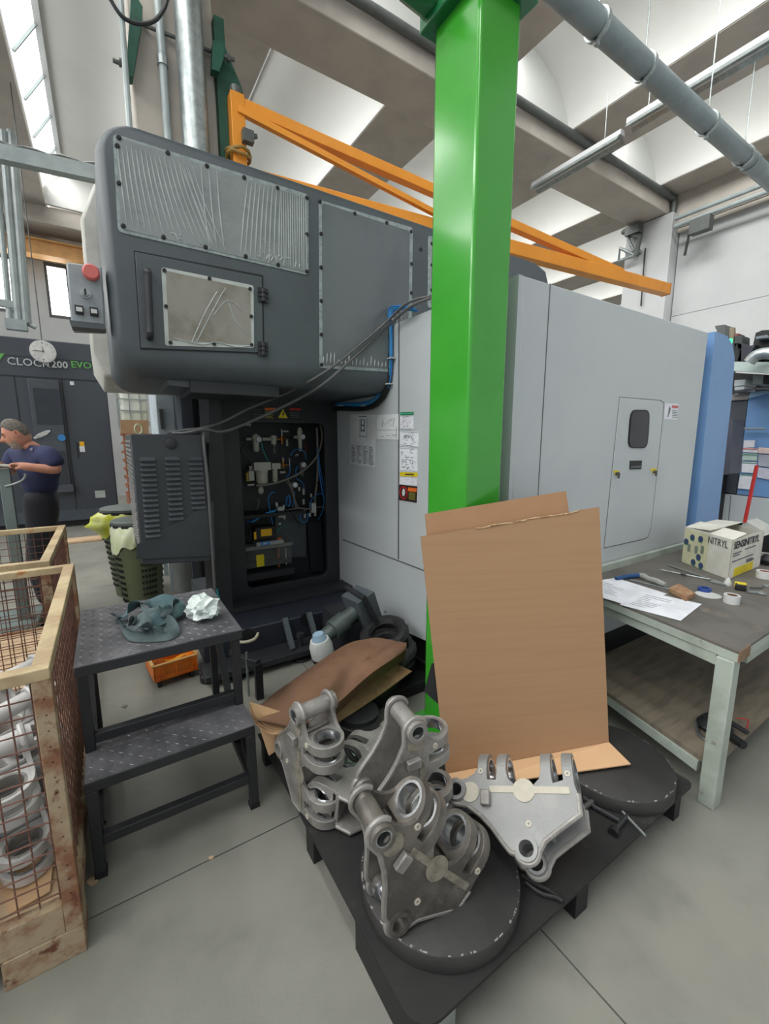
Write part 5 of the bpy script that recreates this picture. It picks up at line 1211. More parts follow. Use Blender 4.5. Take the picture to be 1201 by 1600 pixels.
def disc(label, c, r, chips):
    t = thing('round_disc', label, 'disc', (c[0], c[1], zp))
    obj('disc_body', MB().lathe([(0, r - .004), (.05, r), (.93, r), (1, r - .005)], (c[0], c[1], zp), (c[0], c[1], .2), 72), disc_m, t, ang=50)
    m = MB(); rn = random.Random(chips)
    n = 90
    for k in range(n):
        if rn.random() < .45: continue
        a0 = 2 * math.pi * k / n; a1 = a0 + 2 * math.pi / n * rn.uniform(.5, 1.0); w = rn.uniform(.002, .006)
        P = [V((c[0] + (r - .003) * math.cos(a0), c[1] + (r - .003) * math.sin(a0), .1985)), V((c[0] + (r - .003) * math.cos(a1), c[1] + (r - .003) * math.sin(a1), .1985)), V((c[0] + (r - .004 - w) * math.cos(a1), c[1] + (r - .004 - w) * math.sin(a1), .2002)), V((c[0] + (r - .004 - w * .7) * math.cos(a0), c[1] + (r - .004 - w * .7) * math.sin(a0), .2002))]
        m.prism(P, (0, 0, .0008))
    tag(obj('chipped_edge', m, chip_m, t), kind='stuff')
    return t
disc('thick black steel disc with chipped bright rim at the front corner of the platform', (.8187, .936), .262, 1)
disc('black steel disc at the far right of the platform under the cardboard flap', (1.79, .905), .25, 9)
cB = casting('rocker_casting', 'dark oily forked casting propped on the chipped front disc, tube toward the camera', (.557, .933, .532), (.67, -.148, -.728), (.728, -.062, .683), cast_d, cast_m, pad_w)
tag(obj('turned_bush', MB().lathe([(0, .034), (.4, .034), (.42, .022), (1, .02)], (PU, PW, -HP + .014), (PU, PW, -HP + .085), 24), machined, cB, local=True), 'bright turned steel bush in the lower boss')
casting('rocker_casting', 'forked casting standing upright at the left corner of the platform beside the brown cardboard', (.604, 1.451, .566), (-.008, 0, -1), (.125, -.992, -.001), cast_m, cast_m, pad_w)
casting('rocker_casting', 'forked casting standing behind the disc in front of the green column, tube end up', (.804, 1.112, .643), (.105, -.029, -.994), (.987, -.12, .108), cast_m, cast_m, pad_w)
casting('rocker_casting', 'clean grey casting with cream machined pads and four lugs upward, against the cardboard', (1.037, 1.05, .252), (.555, -.777, .297), (.625, .625, .468), cast_l, cast_m, pad_m)
casting('rocker_casting', 'forked casting lying flat between the two upright ones, only its arm showing', (.98, 1.50, .23), (-.75, -.45, .0), (-.45, .75, .1), cast_m, cast_m, pad_w)

# ---------------------------------------------------------------- cardboard
blc, brc = atZ(.155, 697, 1212), atZ(.215, 951, 1162)
nn = (brc - blc).cross(V((1.40, 1.455, 1.25)) - blc).normalized()
if nn.y > 0: nn = -nn
tlc, trc = atP(blc, nn, 657, 838), atP(blc, nn, 936, 792)
fl2 = atZ(.215, 985, 1195); fl1 = blc + (fl2 - brc)
cs = thing('cardboard_sheet', 'large tan cardboard sheet with folded bottom flap leaning in front of the green column', 'cardboard', (blc + brc) / 2)
th = -nn * .006
top_ = [tlc.lerp(trc, k / 24) + (nn * random.uniform(-.001, .003) + V((0, 0, random.uniform(-.004, .002)))) for k in range(25)]; top_[0] = tlc; top_[-1] = trc
obj('panel', MB().prism([blc, brc, trc] + top_[::-1][1:-1] + [tlc], th), card_m, cs)
obj('flap', MB().prism([blc + V((0, 0, .004)), brc + V((0, 0, .003)), fl2 + V((0, 0, .0)), V((fl1.x, fl1.y, .206))], (0, 0, .005)), card_l, cs)
te = MB()
for k in range(7, 21): te.prism([top_[k] + nn * .001, top_[k + 1] + nn * .001, top_[k + 1] + nn * .004 - V((0, 0, random.uniform(.002, .01))), top_[k] + nn * .004 - V((0, 0, random.uniform(.002, .008)))], nn * -.003)
tag(obj('torn_edge', te, card_edge, cs), kind='stuff')
off = V((0, .022, 0)); b0 = blc + off
t2l, t2r = atP(b0, nn, 664, 803), atP(b0, nn, 884, 767); b2l = atP(b0, nn, 693, 1165); b2r = atP(b0, nn, 935, 1130)
cs2 = tag(obj('cardboard_sheet', MB().prism([b2l, b2r, t2r, t2l], -nn * .006), card_s), 'second cardboard sheet with an oil-stained top edge, just behind the front one', 'cardboard')
gl = MB().prism([atP(blc + off * .5, nn, 676, 1038), atP(blc + off * .5, nn, 664, 1082), atP(blc + off * .5, nn, 684, 1100), atP(blc + off * .5, nn, 700, 1105), atP(blc + off * .5, nn, 700, 1035)], -nn * .02)
tag(obj('black_rag', gl, black_m), 'black rag corner poking out between the cardboard sheets and the column', 'rag')
# folded brown cardboard package
pk = thing('folded_cardboard', 'worn brown folded cardboard bundle leaning over the clamp left of the column', 'cardboard', (.9, 1.9, .3))
pa = [atY(1.95, 397, 1112), atY(2.1, 448, 1068), atY(2.2, 540, 1008), atY(2.2, 575, 998), atY(2.15, 610, 999), atY(1.95, 634, 1008)]
pbm = [atY(1.66, 400, 1122), atY(1.58, 450, 1134), atY(1.6, 480, 1130), atY(1.75, 530, 1095), atY(1.8, 590, 1045), atY(1.9, 635, 1014)]
def cf(u, v):
    a = smooth_pts(pa, 6); b_ = smooth_pts(pbm, 6); n = len(a) - 1; i = int(min(u * n, n - 1)); f_ = u * n - i
    p, q_ = a[i].lerp(a[i + 1], f_), b_[i].lerp(b_[i + 1], f_)
    r_ = p.lerp(q_, v); return r_ + V((0, 0, .03 * math.sin(math.pi * v) + .004 * math.sin(u * 21 + v * 5)))
obj('top_panel', MB().grid(cf, 36, 10, (0, .0, -.006)), card_b, pk, ang=60)
obj('side_fold', MB().grid(lambda u, v: tuple(V(cf(.45 + u * .55, 1)).lerp(V(cf(.45 + u * .55, 1)) + V((.0, .02, -.075)), v)), 20, 2, (0, .005, 0)), card_b, pk, ang=60)
for k in range(3):
    a_, b_ = atY(1.66, 399, 1120 + 5 * k), atY(1.6, 455 - 6 * k, 1137 + 3 * k)
    obj('folded_layer', MB().grid(lambda u, v: tuple(a_.lerp(b_, u) + V((0, .09 * v, -.028 * math.sin(u * 3.1) * (1 - v) + .02 * v))), 10, 3, (0, 0, -.004)), mat('card layer', (176, 142, 106), .85, rgb2=(140, 104, 74), scale=9), pk, ang=60)
cp2 = [atZ(.30, 405, 1128), atZ(.2, 420, 1182), atZ(.2, 432, 1172), atZ(.33, 470, 1120)]
tag(obj('cardboard_offcut', MB().prism([atY(1.66, 403, 1130), atY(1.66, 420, 1181), atY(1.66, 436, 1170), atY(1.66, 440, 1130)], (0, .005, 0)), card_l), 'pale cardboard offcut hanging under the left end of the brown bundle', 'cardboard')
tag(obj('cardboard_strip', MB().grid(lambda u, v: tuple(atY(1.82, 500, 1145).lerp(atY(1.9, 643, 1048), u).lerp(atY(1.9, 478, 1118).lerp(atY(2.0, 618, 1036), u), v) + V((0, 0, -.012 * math.sin(u * 3)))), 12, 3, (0, 0, -.005)), mat('pale worn card', (196, 160, 120), .85, rgb2=(170, 132, 94), scale=6, rgb3=(120, 88, 62), scale3=12, lo3=.6, hi3=.7)), 'paler cardboard strip sticking out below the brown bundle toward the column', 'cardboard')
# things hidden in the shade by the column base
t = thing('hose_reel', 'black rubber hoses and discs in the shade beside the green column base', 'hose', (1.0, 1.95, 0))
def ring_(c, r, tr_, n=18, tilt=(0, 0)): return MB().tube([V((c[0] + r * math.cos(2 * math.pi * k / n), c[1] + r * math.sin(2 * math.pi * k / n), c[2] + tilt[0] * math.cos(2 * math.pi * k / n) + tilt[1] * math.sin(2 * math.pi * k / n))) for k in range(n)], tr_, 8, closed=True)
obj('hose_coil', ring_((1.32, 2.15, .16), .13, .035, tilt=(.05, .05)), hose_k, t); obj('hose_coil', ring_((1.36, 2.1, .24), .12, .035, tilt=(.06, .03)), hose_k, t)
obj('loose_hose', MB().tube(smooth_pts([atZ(.2, 515, 1130), atZ(.19, 545, 1142), atZ(.19, 580, 1146), atZ(.19, 615, 1140), atZ(.19, 650, 1125)], 6), .008, 8), hose_k, t)
obj('rubber_disc', MB().lathe([(0, .11), (.8, .11), (1, .09)], (1.03, 1.86, .14), (1.03, 1.86, .17), 24), mat('shade disc', (50, 51, 54), .5), t)
obj('rubber_disc', MB().lathe([(0, .09), (1, .08)], (.9, 1.93, .14), (.9, 1.93, .165), 24), mat('shade disc', (50, 51, 54)), t)
dt = thing('shade_tray', 'shallow black tray added to darken the shaded floor under the machine corner behind the brown bundle', 'tray', (1.45, 2.2, 0))  # added tray, its black stands in for shade on this floor
obj('base', MB().box((1.14, 2.02, 0), (1.76, 2.72, .01)), black_m, dt)
for a_, b_ in (((1.14, 2.02), (1.76, 2.035)), ((1.14, 2.705), (1.76, 2.72)), ((1.14, 2.035), (1.155, 2.705)), ((1.745, 2.035), (1.76, 2.705))): obj('rim', MB().box((a_[0], a_[1], .01), (b_[0], b_[1], .07)), black_m, dt)
t2_ = thing('rubber_hose', 'thick black rubber hose coils added on the dark tray left of the green column', 'hose', (1.5, 2.3, .07))
obj('coil', ring_((1.5, 2.32, .11), .17, .042, tilt=(.0, .0)), hose_k, t2_); obj('coil', ring_((1.52, 2.3, .20), .15, .042, tilt=(.02, .03)), hose_k, t2_); obj('coil', ring_((1.5, 2.33, .30), .13, .042, tilt=(.04, .02)), hose_k, t2_)  # extra coils added with the tray to keep this floor dark
# clamp on the bed flange
t = thing('bench_clamp', 'black steel angle clamp with vertical screw standing at the machine bed edge', 'clamp', (.66, 2.5, 0))
o = V((.68, 2.52, 0)); obj('upright', MB().box((.665, 2.50, 0), (.71, 2.54, .24)), black_m, t, bevel=.003); obj('arm', MB().bar((.69, 2.52, .235), (.60, 2.66, .235), .04, .05), dark2_m, t, bevel=.003)
obj('screw', MB().cyl((.635, 2.58, .0), (.635, 2.58, .30), .008, n=8), grey_steel, t)

# tools on the pallet
def tool_bar(name, pts, r, m, label, cat): return world_tube(name, pts, r, m, label, cat, k=3)
t = thing('screw_clamp', 'black screw clamp with a steel tommy bar lying on the platform below the right disc', 'clamp', (1.45, .78, zp))
zq = zp + .012
obj('spindle', MB().tube([atZ(zq, 912, 1246), atZ(zq, 930, 1262), atZ(zq, 968, 1283)], .009, 8), dark2_m, t)
obj('handle_bar', MB().tube([atZ(zq + .01, 972, 1268), atZ(zq + .01, 1008, 1306)], .005, 8), grey_steel, t)
obj('pressure_pad', MB().cyl(atZ(zq, 957, 1302), atZ(zq, 960, 1297), .018, n=14), black_m, t); obj('spindle', MB().tube([atZ(zq, 957, 1301), atZ(zq + .01, 980, 1274)], .008, 8), dark2_m, t)
tag(obj('steel_rod', MB().tube([atZ(zp + .014, 900, 1272), atZ(zp + .014, 925, 1252)], .01, 8), mat('dull steel', (96, 96, 94), .45, .4)), 'short dull steel bar end beside the clean casting', 'bar')
tag(obj('strap_loop', MB().tube(smooth_pts([atZ(zp + .01, 815, 1368), atZ(zp + .012, 835, 1380), atZ(zp + .012, 860, 1393), atZ(zp + .012, 878, 1408), atZ(zp + .012, 868, 1402), atZ(zp + .012, 845, 1396), atZ(zp + .01, 822, 1380)], 5), .007, 8), hose_k), 'black rubber loop on the platform edge below the clean casting', 'strap')
# turned bush in the dark casting

# ---------------------------------------------------------------- workbench
zb = .753
wbk = thing('workbench', 'grey-green steel workbench with worn black top and plywood lower shelf', 'workbench', (2.8, 1.05, 0))
c0 = V((2.105, .595, 0)); c1 = atZ(zb, 942, 934); bx1 = 4.2; byb = 1.51
cL = V((2.30, 1.51, 0))
topo = [(c0.x, c0.y), (bx1, .60), (bx1, byb), (cL.x, cL.y)]
obj('bench_top', MB().prism([(a, b, zb) for a, b in topo], (0, 0, -.012)), btop_m, wbk)
obj('bench_edge', MB().prism([(a, b, zb - .012) for a, b in topo], (0, 0, -.04)), bench_m, wbk, bevel=.003)
obj('worn_corner', MB().prism([(c0.x - .002, c0.y - .003, zb), (c0.x + .12, c0.y - .003, zb), (c0.x + .12, c0.y - .003, zb - .05), (c0.x - .002, c0.y - .003, zb - .05)], (0, .003, 0)), bwood_m, wbk)
obj('front_rail', MB().box((c0.x + .22, c0.y + .03, zb - .13), (bx1, c0.y + .06, zb - .052)), bench_m, wbk)
obj('end_rail', MB().prism([(c0.x + .02, c0.y + .08, zb - .052), (cL.x + .02, cL.y - .02, zb - .052), (cL.x + .02, cL.y - .02, zb - .10), (c0.x + .02, c0.y + .08, zb - .10)], (.04, 0, 0)), bench_m, wbk)
obj('leg', MB().box((c0.x - .0, c0.y + .01, 0), (c0.x + .07, c0.y + .075, zb - .052)), bench_m, wbk, bevel=.004)
obj('leg', MB().box((2.36, 1.42, 0), (2.42, 1.48, zb - .052)), bench_m, wbk, bevel=.004)
for x, y in ((4.1, .61), (4.1, 1.42)): obj('leg', MB().box((x, y, 0), (x + .07, y + .065, zb - .052)), bench_m, wbk, bevel=.004)
obj('lower_shelf', MB().prism([(c0.x + .03, c0.y + .04, .19), (bx1, .64, .19), (bx1, byb - .04, .19), (2.36, 1.47, .19)], (0, 0, -.022)), shelf_m, wbk)
obj('shelf_rail', MB().prism([(c0.x + .03, c0.y + .1, .168), (2.36, 1.44, .168), (2.36, 1.44, .12), (c0.x + .03, c0.y + .1, .12)], (.03, 0, 0)), bench_m, wbk)
obj('back_rail', MB().box((2.3, byb, zb - .05), (3.86, byb + .03, .80)), bench_m, wbk, bevel=.003)
zz = zb + .001
def on_bench(pts, h, m, label, cat, name, z=zz, group=None): return tag(obj(name, MB().prism([atZ(z, *p) for p in pts], (0, 0, h)), m), label, cat, group)
p1 = on_bench([(930, 908), (962, 903), (1042, 928), (985, 947), (940, 934)], .001, paper_m, 'printed white sheet at the left bench edge, partly behind the cardboard', 'paper', 'paper_sheet')
p2_ = on_bench([(1004, 923), (1096, 944), (1063, 970), (968, 945)], .001, paper_m, 'upper printed white sheet overlapping toward the bench corner', 'paper', 'paper_sheet', z=zz + .0015)
def prints(parent, quad, n, seed, z):
    b = MB(); rn = random.Random(seed)
    for k in range(n):
        v = (k + .5) / n; a = V(quad[0]).lerp(V(quad[3]), v); c = V(quad[1]).lerp(V(quad[2]), v); e = rn.uniform(.2, .6)
        p_, q_ = a, a.lerp(c, e); b.prism([atZ(z, p_.x, p_.y), atZ(z, q_.x, q_.y), atZ(z, q_.x, q_.y + .5), atZ(z, p_.x, p_.y + .5)], (0, 0, .0004))
    tag(obj('print', b, ink_m, parent), kind='stuff')
prints(p1, [(940, 908), (1010, 926), (985, 940), (944, 927)], 7, 1, zz + .0012); prints(p2_, [(1010, 928), (1080, 945), (1055, 962), (982, 944)], 8, 2, zz + .0028)
# glove box
gb = thing('glove_carton', 'white printed glove carton standing open at the back of the bench', 'box', atZ(zb, 1140, 908))
g0 = atZ(zz, 1137, 906); g1 = atZ(zz, 1064, 878); gh = atX(g0.x, 1140, 845); 
gz = atY(g0.y, 1139, 846).z
xs0, ys0 = g0.x, g0.y; yl = g1.y; gx1_ = atZ(zz, 1186, 885).x
print('glove', g0, g1, gz, gx1_)
cfm = mat('carton white', (214, 212, 200), .75)
dU = V((gx1_ - xs0, atZ(zz, 1186, 885).y - ys0, 0)); dV = V((g1.x - g0.x, g1.y - g0.y, 0))
def side(name, a, d, thick): 
    return obj(name, MB().prism([a, a + d, a + d + V((0, 0, gz - zz)), a + V((0, 0, gz - zz))], thick), cfm, gb)
side('carton_front', g0, dU, dV.normalized() * .004); side('carton_side', g0, dV, dU.normalized() * .004); side('carton_back', g0 + dV, dU, dV.normalized() * -.004); side('carton_right', g0 + dU, dV, dU.normalized() * -.004)
obj('carton_base', MB().prism([g0, g0 + dU, g0 + dU + dV, g0 + dV], (0, 0, .004)), cfm, gb)
zt_ = V((0, 0, gz - zz))
obj('carton_flap', MB().prism([g0 + dV + zt_, g0 + dU + dV + zt_, g0 + dU + dV * 1.0 + zt_ + V((0, .0, 0)) - dV * .55 + V((0, 0, .02)), g0 + dV * .45 + zt_ + V((0, 0, .02))], (0, 0, .003)), cfm, gb)
obj('carton_flap', MB().prism([g0 + zt_, g0 + dU * .4 + zt_ + V((0, 0, .015)), g0 + dU * .45 + dV + zt_ + V((0, 0, .015)), g0 + dV + zt_], (0, 0, .003)), mat('flap white', (226, 224, 214), .75), gb)
# printed faces
eU, eV = dU.normalized(), dV.normalized()
hgt = gz - zz; Lu, Lv = dU.length, dV.length
def face(name, o_, e, L_, x0, z0, x1, z1, m, nrm, k=1.0):
    a = o_ + e * (x0 * L_) + V((0, 0, z0 * hgt)) + nrm * .0015 * k
    return obj(name, MB().prism([a, a + e * ((x1 - x0) * L_), a + e * ((x1 - x0) * L_) + V((0, 0, (z1 - z0) * hgt)), a + V((0, 0, (z1 - z0) * hgt))], -nrm * .001), m, gb)
nF = V((eU.y, -eU.x, 0)); nS = V((-eV.y, eV.x, 0))
if nF.dot(EYE - g0) < 0: nF = -nF
if nS.dot(EYE - g0) < 0: nS = -nS
fo = g0 + nF * .001
face('yellow_strip', g0, eU, Lu, .14, .02, .74, .24, yel_m, nF)
face('cream_print', g0, -(-eV), Lv, .45, .02, .99, .97, mat('cream print', (208, 206, 170), .75), nS)
text('lettering', 'SENSINITRYL', hgt * .26, frame(g0 + nF * .002 + eU * .02 + V((0, 0, hgt * .76)), eU, (0, 0, 1)), ink_d, gb, .0005, bold=True, xs=Lu * .95 / (hgt * .26 * 6.9))
text('lettering', 'NITRYL', hgt * .26, frame(g0 + dV * .47 + nS * .003 + V((0, 0, hgt * .76)), -eV, (0, 0, 1)), ink_d, gb, .0005, xs=Lv * .44 / (hgt * .26 * 3.7))
for k, (x0, z0, x1) in enumerate(((.05, .62, .3), (.05, .56, .25), (.05, .42, .7), (.4, .64, .75), (.55, .22 + .06, .75))): face('print', g0, eU, Lu, x0, z0, x1, z0 + .035, ink_m, nF)
face('barcode', g0, eU, Lu, .5, .27, .7, .36, ink_m, nF)
rn = random.Random(3)
for k, (v, z) in enumerate(((.93, .62), (.8, .78), (.62, .8), (.62, .3), (.55, .1), (.72, .12))):
    c = g0 + dV * v + V((0, 0, z * hgt)) + nS * .003
    obj('print_dot', MB().cyl(c, c + nS * .0006, hgt * .085, n=14), ink_b, gb)
    obj('print_leaf', MB().prism([c + eV * .018 + V((0, 0, -.022)), c - eV * .02 + V((0, 0, -.026)), c - eV * .014 + V((0, 0, -.014)), c + eV * .012 + V((0, 0, -.01))], nS * .0005), ink_g, gb)
for k, (v, z) in enumerate(((.7, .36), (.57, .42), (.86, .36))):
    face('print_hand', g0, eV, Lv, v - .04, z, v + .03, z + .22, mat('pale blue print', (150, 178, 170), .7), nS)
# tapes, gauges, tools
def ringthing(name, x, y, Ro, ri, h, m, label, cat, inner=None):
    c = atZ(zz, x, y); t = thing(name, label, cat, c)
    obj('roll', MB().pipe(c, c + V((0, 0, h)), Ro, ri, 32), m, t)
    if inner: obj('core', MB().pipe(c + V((0, 0, .001)), c + V((0, 0, h - .002)), ri, ri - .004, 28), inner, t)
ringthing('tape_roll', 1142, 942, .036, .025, .045, white_pl, 'white adhesive tape roll nearest the bench corner', 'tape', card_b)
ringthing('tape_roll', 1193, 903, .042, .028, .045, white_pl, 'white adhesive tape roll at the right edge beside the carton', 'tape', mat('pinkish core', (150, 96, 84), .7))
ringthing('blue_ring', 1100, 924, .032, .02, .022, mat('blue plastic', (40, 70, 140), .4), 'small blue plastic ring on a white disc', 'ring')
c = atZ(zz, 1106, 930); tag(obj('white_disc', MB().cyl(c, c + V((0, 0, .003)), .06, n=28), white_pl), 'flat white disc lying under the blue ring', 'disc')
t = thing('tape_measure', 'black and yellow tape measure beside the tape roll', 'tape measure', atZ(zz, 1158, 920))
c = atZ(zz, 1156, 921); fm = frame(c, (1, .4, 0), (-.4, 1, 0)); obj('case', MB().box((-.03, -.025, 0), (.028, .025, .036), fm), black_m, t, bevel=.006); obj('yellow_band', MB().box((-.0, -.0265, .004), (.03, .0265, .0375), fm), yel_m, t, bevel=.004); obj('label', MB().box((-.022, -.02, .036), (-.004, .018, .0375), fm), yel_m, t)
t = thing('work_glove', 'grey and blue wadded cloth glove beside the papers', 'glove', atZ(zz, 1020, 905))
ca, cb_ = atZ(zz + .015, 1000, 899), atZ(zz + .015, 1040, 914)
obj('roll', MB().tube([ca.lerp(cb_, k / 6) + V((0, 0, .003 * math.sin(k * 2))) for k in range(7)], [.017, .019, .016, .018, .017, .018, .014], 10), mat('grey cloth', (156, 158, 152), .9, bump=.2), t)
obj('cuff', MB().tube([atZ(zz + .01, 962, 904), atZ(zz + .014, 985, 900), ca], [.012, .015, .014], 8), mat('blue cloth', (44, 80, 128), .9), t)
tag(obj('thin_rod', MB().tube([atZ(zz + .004, 985, 906), atZ(zz + .004, 1046, 921)], .0035, 6), grey_steel), 'thin steel rod in front of the grey cloth roll', 'rod')
t = thing('wood_block', 'small chipped brown block on the bench', 'block', atZ(zz, 1065, 928))
q = [(1045, 918), (1072, 932), (1086, 926), (1060, 911)]
obj('block', MB().prism([atZ(zz + .03, *p_) for p_ in q], (0, 0, -.029)), mat('block brown', (150, 112, 84), .8, rgb2=(172, 140, 104), scale=30, bump=.3), t, bevel=.003)
t = thing('vernier_calliper', 'long steel vernier calliper lying across the bench in front of the carton', 'calliper', atZ(zz, 1080, 895))
obj('beam', MB().bar(atZ(zz + .006, 1044, 883), atZ(zz + .006, 1128, 911), .014, .006), grey_steel, t); obj('jaw', MB().bar(atZ(zz + .006, 1110, 908), atZ(zz + .006, 1136, 914), .035, .008), grey_steel, t)
t = thing('steel_scriber', 'steel rod with a dark collar crossing the calliper', 'tool', atZ(zz, 1060, 895))
obj('rod', MB().tube([atZ(zz + .012, 1032, 890), atZ(zz + .012, 1108, 905)], .004, 8), grey_steel, t); obj('collar', MB().tube([atZ(zz + .012, 1064, 896), atZ(zz + .012, 1071, 898)], .009, 10), darkpipe, t)
t = thing('scissor_tool', 'pair of steel pliers with ring handles at the bench right edge', 'pliers', atZ(zz, 1185, 920))
for x, y in ((1190, 927), (1198, 915)): obj('ring_handle', ring_(tuple(atZ(zz + .006, x, y)), .018, .004, 16), grey_steel, t)
obj('jaw', MB().bar(atZ(zz + .006, 1168, 925), atZ(zz + .006, 1185, 926), .02, .008), grey_steel, t); obj('blade', MB().bar(atZ(zz + .008, 1172, 918), atZ(zz + .008, 1192, 918), .012, .006), darkpipe, t)
tag(obj('earplug_bag', MB().lathe([(0, .018), (.3, .02), (.7, .012), (1, .004)], atZ(zz, 1136, 915), atZ(zz, 1136, 915) + V((0, 0, .05)), 14), white_pl), 'small white tube stopper in front of the carton', 'bottle')
# mask on the lower shelf
sh = thing('grinder', 'black angle grinder with chrome rim lying on the plywood lower shelf', 'tool', atZ(.19, 1120, 1130))
o = atZ(.2, 1112, 1140); obj('chrome_bow', MB().tube(smooth_pts([atZ(.2, 1088, 1128), atZ(.2, 1090, 1145), atZ(.2, 1105, 1157), atZ(.2, 1125, 1162)], 5), .01, 8), machined, sh)
obj('body', MB().lathe([(0, .06), (.4, .075), (1, .05)], atZ(.193, 1115, 1140), atZ(.193, 1115, 1140) + V((0, 0, .06)), 20), black_m, sh)
obj('handle', MB().tube([atZ(.21, 1130, 1142), atZ(.21, 1162, 1165)], .02, 10), black_m, sh); obj('lever', MB().tube([atZ(.23, 1130, 1122), atZ(.23, 1168, 1145)], .012, 8), dark2_m, sh); obj('wire', MB().tube(smooth_pts([atZ(.22, 1150, 1122), atZ(.22, 1168, 1125), atZ(.22, 1166, 1138)], 4), .003, 6), red_m, sh)

# ---------------------------------------------------------------- shelf, second machine and broom on the right
XB = 6.0
m2 = thing('second_machine', 'blue and white machine behind the bench, partly hidden by the large grey one', 'machine', (6.4, 1.5, 0))
def xb(name, pts, m, d=1.2, off=0, bevel=0): return obj(name, MB().prism([atX(XB - off, *p) for p in pts], (d, 0, 0)), m, m2, bevel=bevel)
xb('blue_door', [(1174, 607), (1240, 590), (1240, 782), (1151, 772), (1169, 622)], blue_m, 1.0)
xb('blue_cap', [(1175, 605), (1240, 588), (1240, 604), (1169, 622)], mat('light blue enamel', (150, 180, 204), .4), .05, .05)
xb('dark_panel', [(1140, 625), (1168, 622), (1150, 771), (1126, 768)], mat('dark panel grey', (70, 74, 80), .45), 1.0, .0)
xb('grey_cap', [(1140, 617), (1171, 614), (1168, 624), (1139, 626)], mat('warm grey', (138, 134, 128), .6), .06, .03)
xb('control_post', [(1136, 655), (1145, 655), (1140, 740), (1126, 742)], mat('control grey', (84, 84, 94), .5), .3, .5)
xb('white_lower', [(1127, 771), (1240, 783), (1240, 826), (1121, 813)], panel_w, 1.0)
xb('plinth', [(1121, 813), (1240, 826), (1240, 870), (1112, 850)], black_m, .9, -.03)
xb('seam', [(1141, 774), (1142, 774), (1138, 815), (1137, 815)], panel_edge, .01, .005)
xb('dark_gap', [(1127, 742), (1131, 742), (1121, 820), (1116, 820)], black_m, .2, .1)
for (pts, m_) in (([(1162, 688), (1179, 688), (1178, 699), (1161, 699)], paper_m), ([(1161, 699), (1184, 701), (1183, 708), (1160, 706)], paper_m), ([(1160, 708), (1183, 709), (1182, 720), (1159, 719)], mat('mint sheet', (190, 214, 204), .7)), ([(1158, 721), (1182, 722), (1180, 739), (1156, 738)], paper_m), ([(1156, 741), (1179, 742), (1175, 765), (1152, 763)], paper_m), ([(1185, 699), (1215, 701), (1215, 710), (1184, 708)], mat('pink sheet', (222, 200, 192), .7)), ([(1185, 710), (1215, 712), (1215, 731), (1184, 728)], mat('grey sheet', (170, 174, 186), .7)), ([(1184, 730), (1215, 734), (1215, 752), (1183, 746)], mat('lilac sheet', (200, 202, 216), .7))):
    xb('notice_sheet', pts, m_, .01, .02)
for y in (700, 709, 722, 741): xb('sheet_stripe', [(1160 - (y - 700) * .08, y), (1183 - (y - 700) * .08, y + 1), (1183 - (y - 700) * .08, y + 2.6), (1160 - (y - 700) * .08, y + 1.6)], redpk if y == 700 else mat('mint stripe', (110, 160, 140), .6), .01, .026)
obj('hose_arm', MB().tube(smooth_pts([atX(XB - .1, 1146, 668), atX(XB - .1, 1165, 670), atX(XB - .1, 1195, 670)], 4), .012, 6), pipe_m, m2)
world_tube('broom_pole', [atX(5.2, 1182, 727), atX(5.2, 1163, 816)], .016, red_m, 'red pole leaning in front of the blue machine papers', 'pole')
tag(obj('dustpan', MB().prism([atX(5.2, 1157, 822), atX(5.2, 1164, 814), atX(5.2, 1185, 826), atX(5.2, 1192, 838), atX(5.2, 1180, 836)], (.3, 0, 0)), mat('pale dustpan', (190, 192, 184), .6)), 'pale plastic broom head at the foot of the red pole', 'broom')
sr = thing('storage_rack', 'mint green rack beam with a board above the second machine', 'shelf', (5.6, 1.6, 2.2))
XS = 5.3
def xs_(name, pts, m, d=.5, off=0, parent=sr, bevel=0): return obj(name, MB().prism([atX(XS - off, *p) for p in pts], (d, 0, 0)), m, parent, bevel=bevel)
mint = mat('mint grey steel', (176, 192, 184), .5)
xs_('rack_beam', [(1143, 567), (1240, 568), (1240, 586), (1143, 579)], mint, .06)
xs_('rack_board', [(1143, 565), (1240, 566), (1240, 568), (1143, 567)], mint, 1.0)
for y_ in (566,): pass
xs_('rack_upright', [(1141, 578), (1146, 579), (1136, 860), (1128, 860)], mat('rack dark', (60, 64, 62), .6), .05, -.9)
xs_('lower_beam', [(1140, 612), (1175, 606), (1240, 604), (1240, 608), (1174, 609), (1140, 616)], dark2_m, .06)
def shelf_item(name, label, cat, polys):
    t = thing(name, label, cat, atX(XS, *polys[0][1][0]))
    for n_, pts, m_, off_, d_ in polys: xs_(n_, pts, m_, d_, off_, t, bevel=.004)
shelf_item('dark_bin', 'dark moulded container standing on the mint rack beam', 'container', [('body', [(1144, 535), (1158, 536), (1172, 540), (1180, 538), (1166, 565), (1145, 565)], mat('navy black plastic', (44, 46, 56), .5), .0, .4)])
shelf_item('black_case', 'black rounded helmet-like case on the rack at the right edge', 'case', [('shell', [(1176, 538), (1180, 520), (1190, 516), (1240, 512), (1240, 560), (1172, 562), (1170, 552)], black_m, -.1, .4), ('visor', [(1180, 526), (1198, 523), (1200, 528), (1180, 530)], mat('pale visor', (120, 130, 134), .3), .0, .1)])
t = thing('flexible_duct', 'silver flexible hose arching on the rack beam', 'hose', atX(XS - .1, 1170, 560))
obj('duct', MB().tube(smooth_pts([atX(XS - .15, 1170, 566), atX(XS - .15, 1180, 556), atX(XS - .15, 1195, 552), atX(XS - .15, 1215, 554)], 6), .05, 14), mat('silver duct', (176, 184, 184), .3, .6), t)
